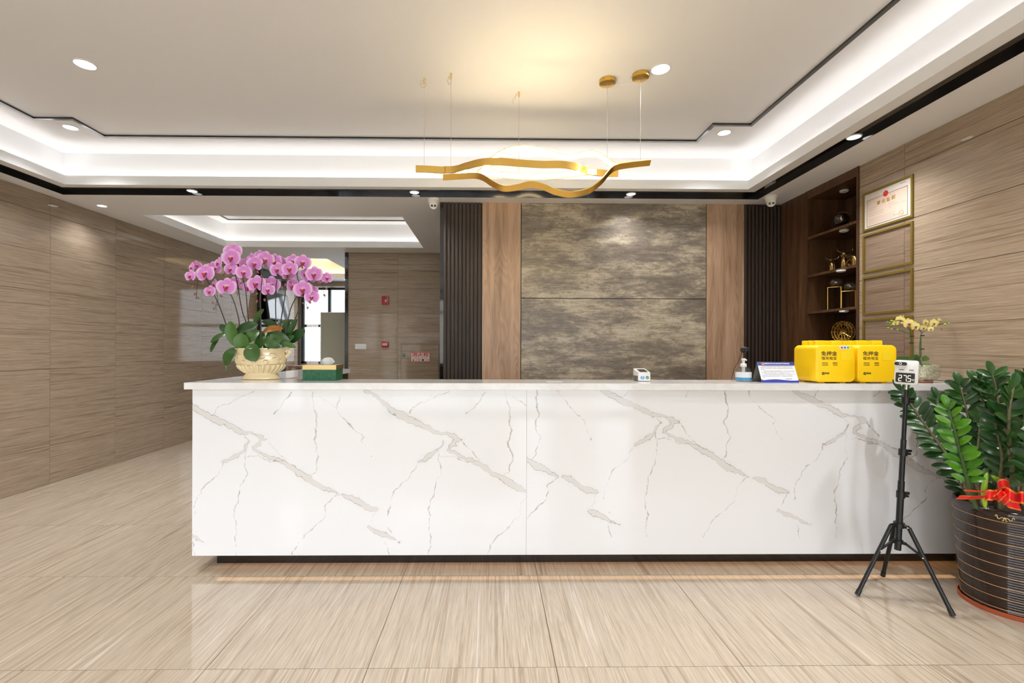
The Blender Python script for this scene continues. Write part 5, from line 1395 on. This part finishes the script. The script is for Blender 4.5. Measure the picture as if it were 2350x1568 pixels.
# ------------------------------------------------------------------ big potted plant
QX, QY, QZ = 2.757, 2.435, .545
t = thing('potted_zz_plant', (QX, QY, 0), 'large dark green leafy plant in a glazed brown pot with a red bow', 'potted plant')
build(MB().lathe([(.172, .0), (.192, .002), (.196, .022), (.191, .024), (.186, .008)], 56, (QX, QY, 0)), 'saucer', M['terracotta'], t, smooth=40)
prof = []; mis = []
for i in range(241):
    z_ = .008 + i / 240 * .500; s = i / 240
    r_ = .180 + .036 * s ** 1.1 + .0011 * math.sin(i * PI / 3)
    prof.append((r_, z_))
prof += [(.2175, .515), (.219, .530), (.213, .543), (.203, .544), (.196, .530), (.193, .500)]
build(MB().lathe(prof, 72, (QX, QY, 0)), 'pot', M['pot'], t, smooth=60)
for k in range(9):
    z_ = .035 + k * .0565; s = (z_ - .008) / .5; r_ = .180 + .036 * s ** 1.1 + .0012
    build(MB().tube([(QX + r_ * math.cos(a), QY + r_ * math.sin(a), z_) for a in [2 * PI * q / 64 for q in range(64)]], .0016, 5, closed=True), 'ring_line', M['pot_line'], t, smooth=60)


def on_pot(u, z, lift=.001):
    r_ = .180 + .036 * ((z - .008) / .5) ** 1.1 + lift; a = math.radians(-135) + u
    return Vector((QX + r_ * math.cos(a), QY + r_ * math.sin(a), z))


mb = MB()
for s, u0 in ((1, -.27), (-1, .03)):
    q_ = [(0, .512), (.01, .520), (.03, .518), (.035, .508), (.06, .503), (.09, .510), (.12, .512), (.135, .503), (.125, .495), (.11, .499)]
    mb.tube(smoothpath([on_pot(u0 + s * u, z, .004) for u, z in q_], 5), .0018, 5)
mb.sphere(on_pot(-.12, .510, .004), .005, 8)
build(mb, 'scroll_ornament', mat('gold_leaf_print', (.75, .55, .2), .35, .5), t)
build(MB().lathe([(.197, .50), (.05, .512)], 40, (QX, QY, 0)), 'soil', M['soil'], t, smooth=60)
LM = {}
for nm, m_ in (('d', M['zz_leaf']), ('b', M['zz_bright'])): LM[nm] = [leaf_mesh('leaf', 1.0, wd, m_, bend=bd, cup=.12, tipy=.62, fold=.22) for wd, bd in ((.44, .10), (.50, .2), (.38, .02))]


def zz(pts, kind, n, L_, r0, facing=0.0, mat_=None, bare=.22):
    P_ = smoothpath(pts, 10); N = len(P_)
    st = build(MB().tube(P_, [r0 * (1 - .65 * i / N) for i in range(N)], 8), 'stem', mat_ or (M['stem_brown'] if kind == 'd' else M['green_stem']), t, smooth=60)
    for k in range(n):
        s = bare + (1 - bare) * (k + .5) / n; i = min(N - 2, int(s * (N - 1))); p = P_[i]; d = (P_[i + 1] - P_[max(i - 1, 0)]).normalized()
        v = Vector((-p.x, -p.y, H - p.z)).normalized(); side = d.cross(v).normalized()
        rotm = Matrix.Rotation(facing + random.uniform(-.35, .35), 3, d); side = rotm @ side; nn = rotm @ v
        for sg_ in (-1, 1):
            sz = L_ * (.70 + .45 * math.sin(PI * min(1, s * .9 + .05))) * random.uniform(.88, 1.1)
            ang = .75 + .35 * (1 - s) + random.uniform(-.12, .12)
            dv = (d * math.cos(ang) + side * sg_ * math.sin(ang) + nn * random.uniform(-.1, .25)).normalized()
            nv = (nn + d * -.25 * 0 + side * sg_ * -.25 + Vector((0, 0, .35))).normalized()
            q = p + d * random.uniform(-.004, .004)
            end = q + dv * sz
            if end.x > 2.985: dv.x -= (end.x - 2.985) / sz; dv.normalize()
            if end.y > 2.842 and q.z < 1.15: dv.y -= (end.y - 2.842) / sz; dv.normalize()
            inst('leaf', random.choice(LM[kind]), st, M=basis(q - wloc(st), dv, nv) @ Matrix.Scale(sz, 4))
    d = (P_[-1] - P_[-3]).normalized(); inst('leaf', random.choice(LM[kind]), st, M=basis(P_[-1] - wloc(st), d, Vector((-.4, -.8, .4))) @ Matrix.Scale(L_ * .9, 4))


def zp(*q): return [at(x, y, Y=Y) for x, y, Y in q]


zz(zp((2235, 1165, 2.44), (2212, 1105, 2.48), (2170, 1040, 2.54), (2130, 985, 2.6), (2095, 935, 2.66), (2070, 900, 2.70)), 'd', 13, .092, .011, .1)
zz(zp((2245, 1165, 2.46), (2225, 1090, 2.55), (2190, 1020, 2.62), (2165, 960, 2.68), (2150, 915, 2.72)), 'd', 10, .085, .009, .4)
zz(zp((2240, 1165, 2.36), (2222, 1105, 2.33), (2205, 1045, 2.30), (2190, 985, 2.28), (2175, 935, 2.28)), 'b', 11, .075, .011, -.2)
zz(zp((2265, 1165, 2.50), (2250, 1080, 2.56), (2232, 1000, 2.6), (2215, 930, 2.62), (2203, 885, 2.64)), 'd', 11, .095, .010, .2)
zz(zp((2285, 1165, 2.50), (2280, 1070, 2.53), (2268, 980, 2.56), (2255, 915, 2.58), (2240, 880, 2.60)), 'd', 11, .095, .010, -.3)
zz(zp((2300, 1165, 2.46), (2300, 1060, 2.5), (2295, 960, 2.52), (2285, 890, 2.54), (2278, 862, 2.55)), 'd', 11, .095, .010, .1)
zz(zp((2328, 1150, 2.30), (2324, 1080, 2.27), (2314, 1000, 2.26), (2316, 940, 2.26), (2326, 890, 2.27)), 'd', 9, .092, .0135, .9, bare=.38)
zz(zp((2295, 1170, 2.34), (2294, 1110, 2.32), (2300, 1050, 2.30), (2290, 1000, 2.3), (2280, 950, 2.3)), 'd', 9, .085, .0095, -.4)
zz(zp((2345, 1150, 2.40), (2350, 1060, 2.42), (2352, 960, 2.44), (2356, 900, 2.45), (2362, 868, 2.46)), 'd', 11, .095, .010, .5)
zz(zp((2255, 1165, 2.40), (2245, 1110, 2.42), (2238, 1060, 2.44), (2246, 1010, 2.46), (2250, 960, 2.47)), 'd', 9, .085, .009, .2)
zz(zp((2380, 1150, 2.35), (2390, 1050, 2.36), (2400, 960, 2.38), (2410, 890, 2.4)), 'd', 9, .09, .010, .2)
zz(zp((2380, 1150, 2.55), (2395, 1050, 2.58), (2400, 980, 2.6), (2400, 910, 2.6)), 'd', 9, .09, .010, .2)
zz(zp((2350, 1160, 2.25), (2365, 1100, 2.2), (2372, 1060, 2.18), (2370, 1010, 2.16)), 'd', 7, .08, .009, .2)
zz(zp((2285, 1170, 2.42), (2290, 1120, 2.36), (2310, 1090, 2.33), (2330, 1075, 2.33)), 'd', 5, .075, .008, .0)
zz(zp((2240, 1165, 2.52), (2215, 1130, 2.62), (2195, 1095, 2.68), (2180, 1060, 2.70)), 'd', 7, .07, .007, .2)
zz(zp((2262, 1165, 2.42), (2262, 1100, 2.5), (2260, 1040, 2.55), (2262, 980, 2.58)), 'd', 9, .085, .008, .6)
for q_ in (((2261, 1165), (2258, 1130), (2262, 1100), (2266, 1085)), ((2310, 1120), (2300, 1108), (2285, 1098), (2276, 1092))):
    build(MB().tube(smoothpath([at(x, y, Y=2.30) for x, y in q_], 5), [.006, .008, .0105, .011, .011, .0115, .012, .012, .011, .011, .010, .009, .008, .006, .004, .002], 8), 'young_shoot', M['shoot'], t, smooth=60)
# bow
bw = thing('ribbon_bow', at(2300, 1140, Y=2.26), 'red satin bow with gold stripes tied on the big potted plant', 'bow')


def band(pts, wid, wv, parent, name='loop', closed=False):
    P_ = smoothpath(pts, 6); vs = []; fs = []; mis_ = []
    wv = Vector(wv).normalized() * wid / 2; N = len(P_); cs = [(-1, 0), (-.90, 1), (-.84, 0), (-.78, 1), (-.72, 0), (.72, 1), (.78, 0), (.84, 1), (.90, 0), (1, 0)]
    xs_ = [-1, -.92, -.84, -.78, -.70, .70, .78, .84, .92, 1]; mm = [0, 1, 0, 1, 0, 1, 0, 1, 0]
    mb = MB()
    for p in P_: vs += [p + wv * x for x in xs_]
    k = len(xs_)
    for i in range(N - 1):
        for j in range(k - 1): fs.append((i * k + j, (i + 1) * k + j, (i + 1) * k + j + 1, i * k + j + 1)); mis_.append(mm[j])
    mb.v = [tuple(v) for v in vs]; mb.f = fs; mb.m = mis_
    return build(mb, name, [M['ribbon_red'], M['ribbon_gold']], parent, smooth=70)


def bp_(x, y, dy=0.0): return at(2180 + x / 8.71, 1080 + y / 8.71, Y=2.26 + dy)


vt = (0, 0, 1)
band([bp_(700, 520, -.01), bp_(760, 490, -.035), bp_(860, 500, -.04), bp_(900, 480, -.01), bp_(1000, 480, 0)], .056, (0, -.1, 1), bw)
band([bp_(820, 460, .0), bp_(880, 470, -.03), bp_(980, 430, -.03), bp_(1060, 400, 0)], .036, (.45, 0, 1), bw)
band([bp_(920, 570, -.02), bp_(980, 530, -.045), bp_(1040, 470, -.04), bp_(1080, 440, -.01)], .042, (-.6, 0, .9), bw)
band([bp_(1040, 640, -.02), bp_(1100, 590, -.045), bp_(1160, 540, -.05), bp_(1200, 500, -.01)], .040, (-.6, 0, .9), bw)
band([bp_(960, 340, .01), bp_(1000, 280, -.01), bp_(1100, 260, -.02), bp_(1200, 300, 0)], .048, (-.25, 0, 1), bw, 'ribbon_tail')
band([bp_(1080, 420, -.02), bp_(1180, 480, -.05), bp_(1280, 540, -.05), bp_(1330, 560, -.02)], .058, (.1, 0, 1), bw)
band([bp_(1330, 560, -.01), bp_(1420, 540, -.04), bp_(1520, 560, -.04), bp_(1600, 540, 0)], .062, (0, 0, 1), bw)
band([bp_(1050, 560, -.02), bp_(1130, 650, -.04), bp_(1250, 690, -.05), bp_(1400, 720, -.05)], .046, (-.35, 0, 1), bw, 'ribbon_tail')
band([bp_(700, 530, .0), bp_(560, 540, .0), bp_(380, 545, .0), bp_(220, 535, .02), bp_(150, 540, .03)], .034, (0, -.7, .8), bw, 'ribbon_tail')
band([bp_(690, 430, .02), bp_(500, 415, .05), bp_(280, 395, .07)], .008, vt, bw, 'ribbon_strand')
build(MB().sphere(bp_(1090, 470, -.02), .014, 12), 'knot', M['ribbon_red'], bw, smooth=60)
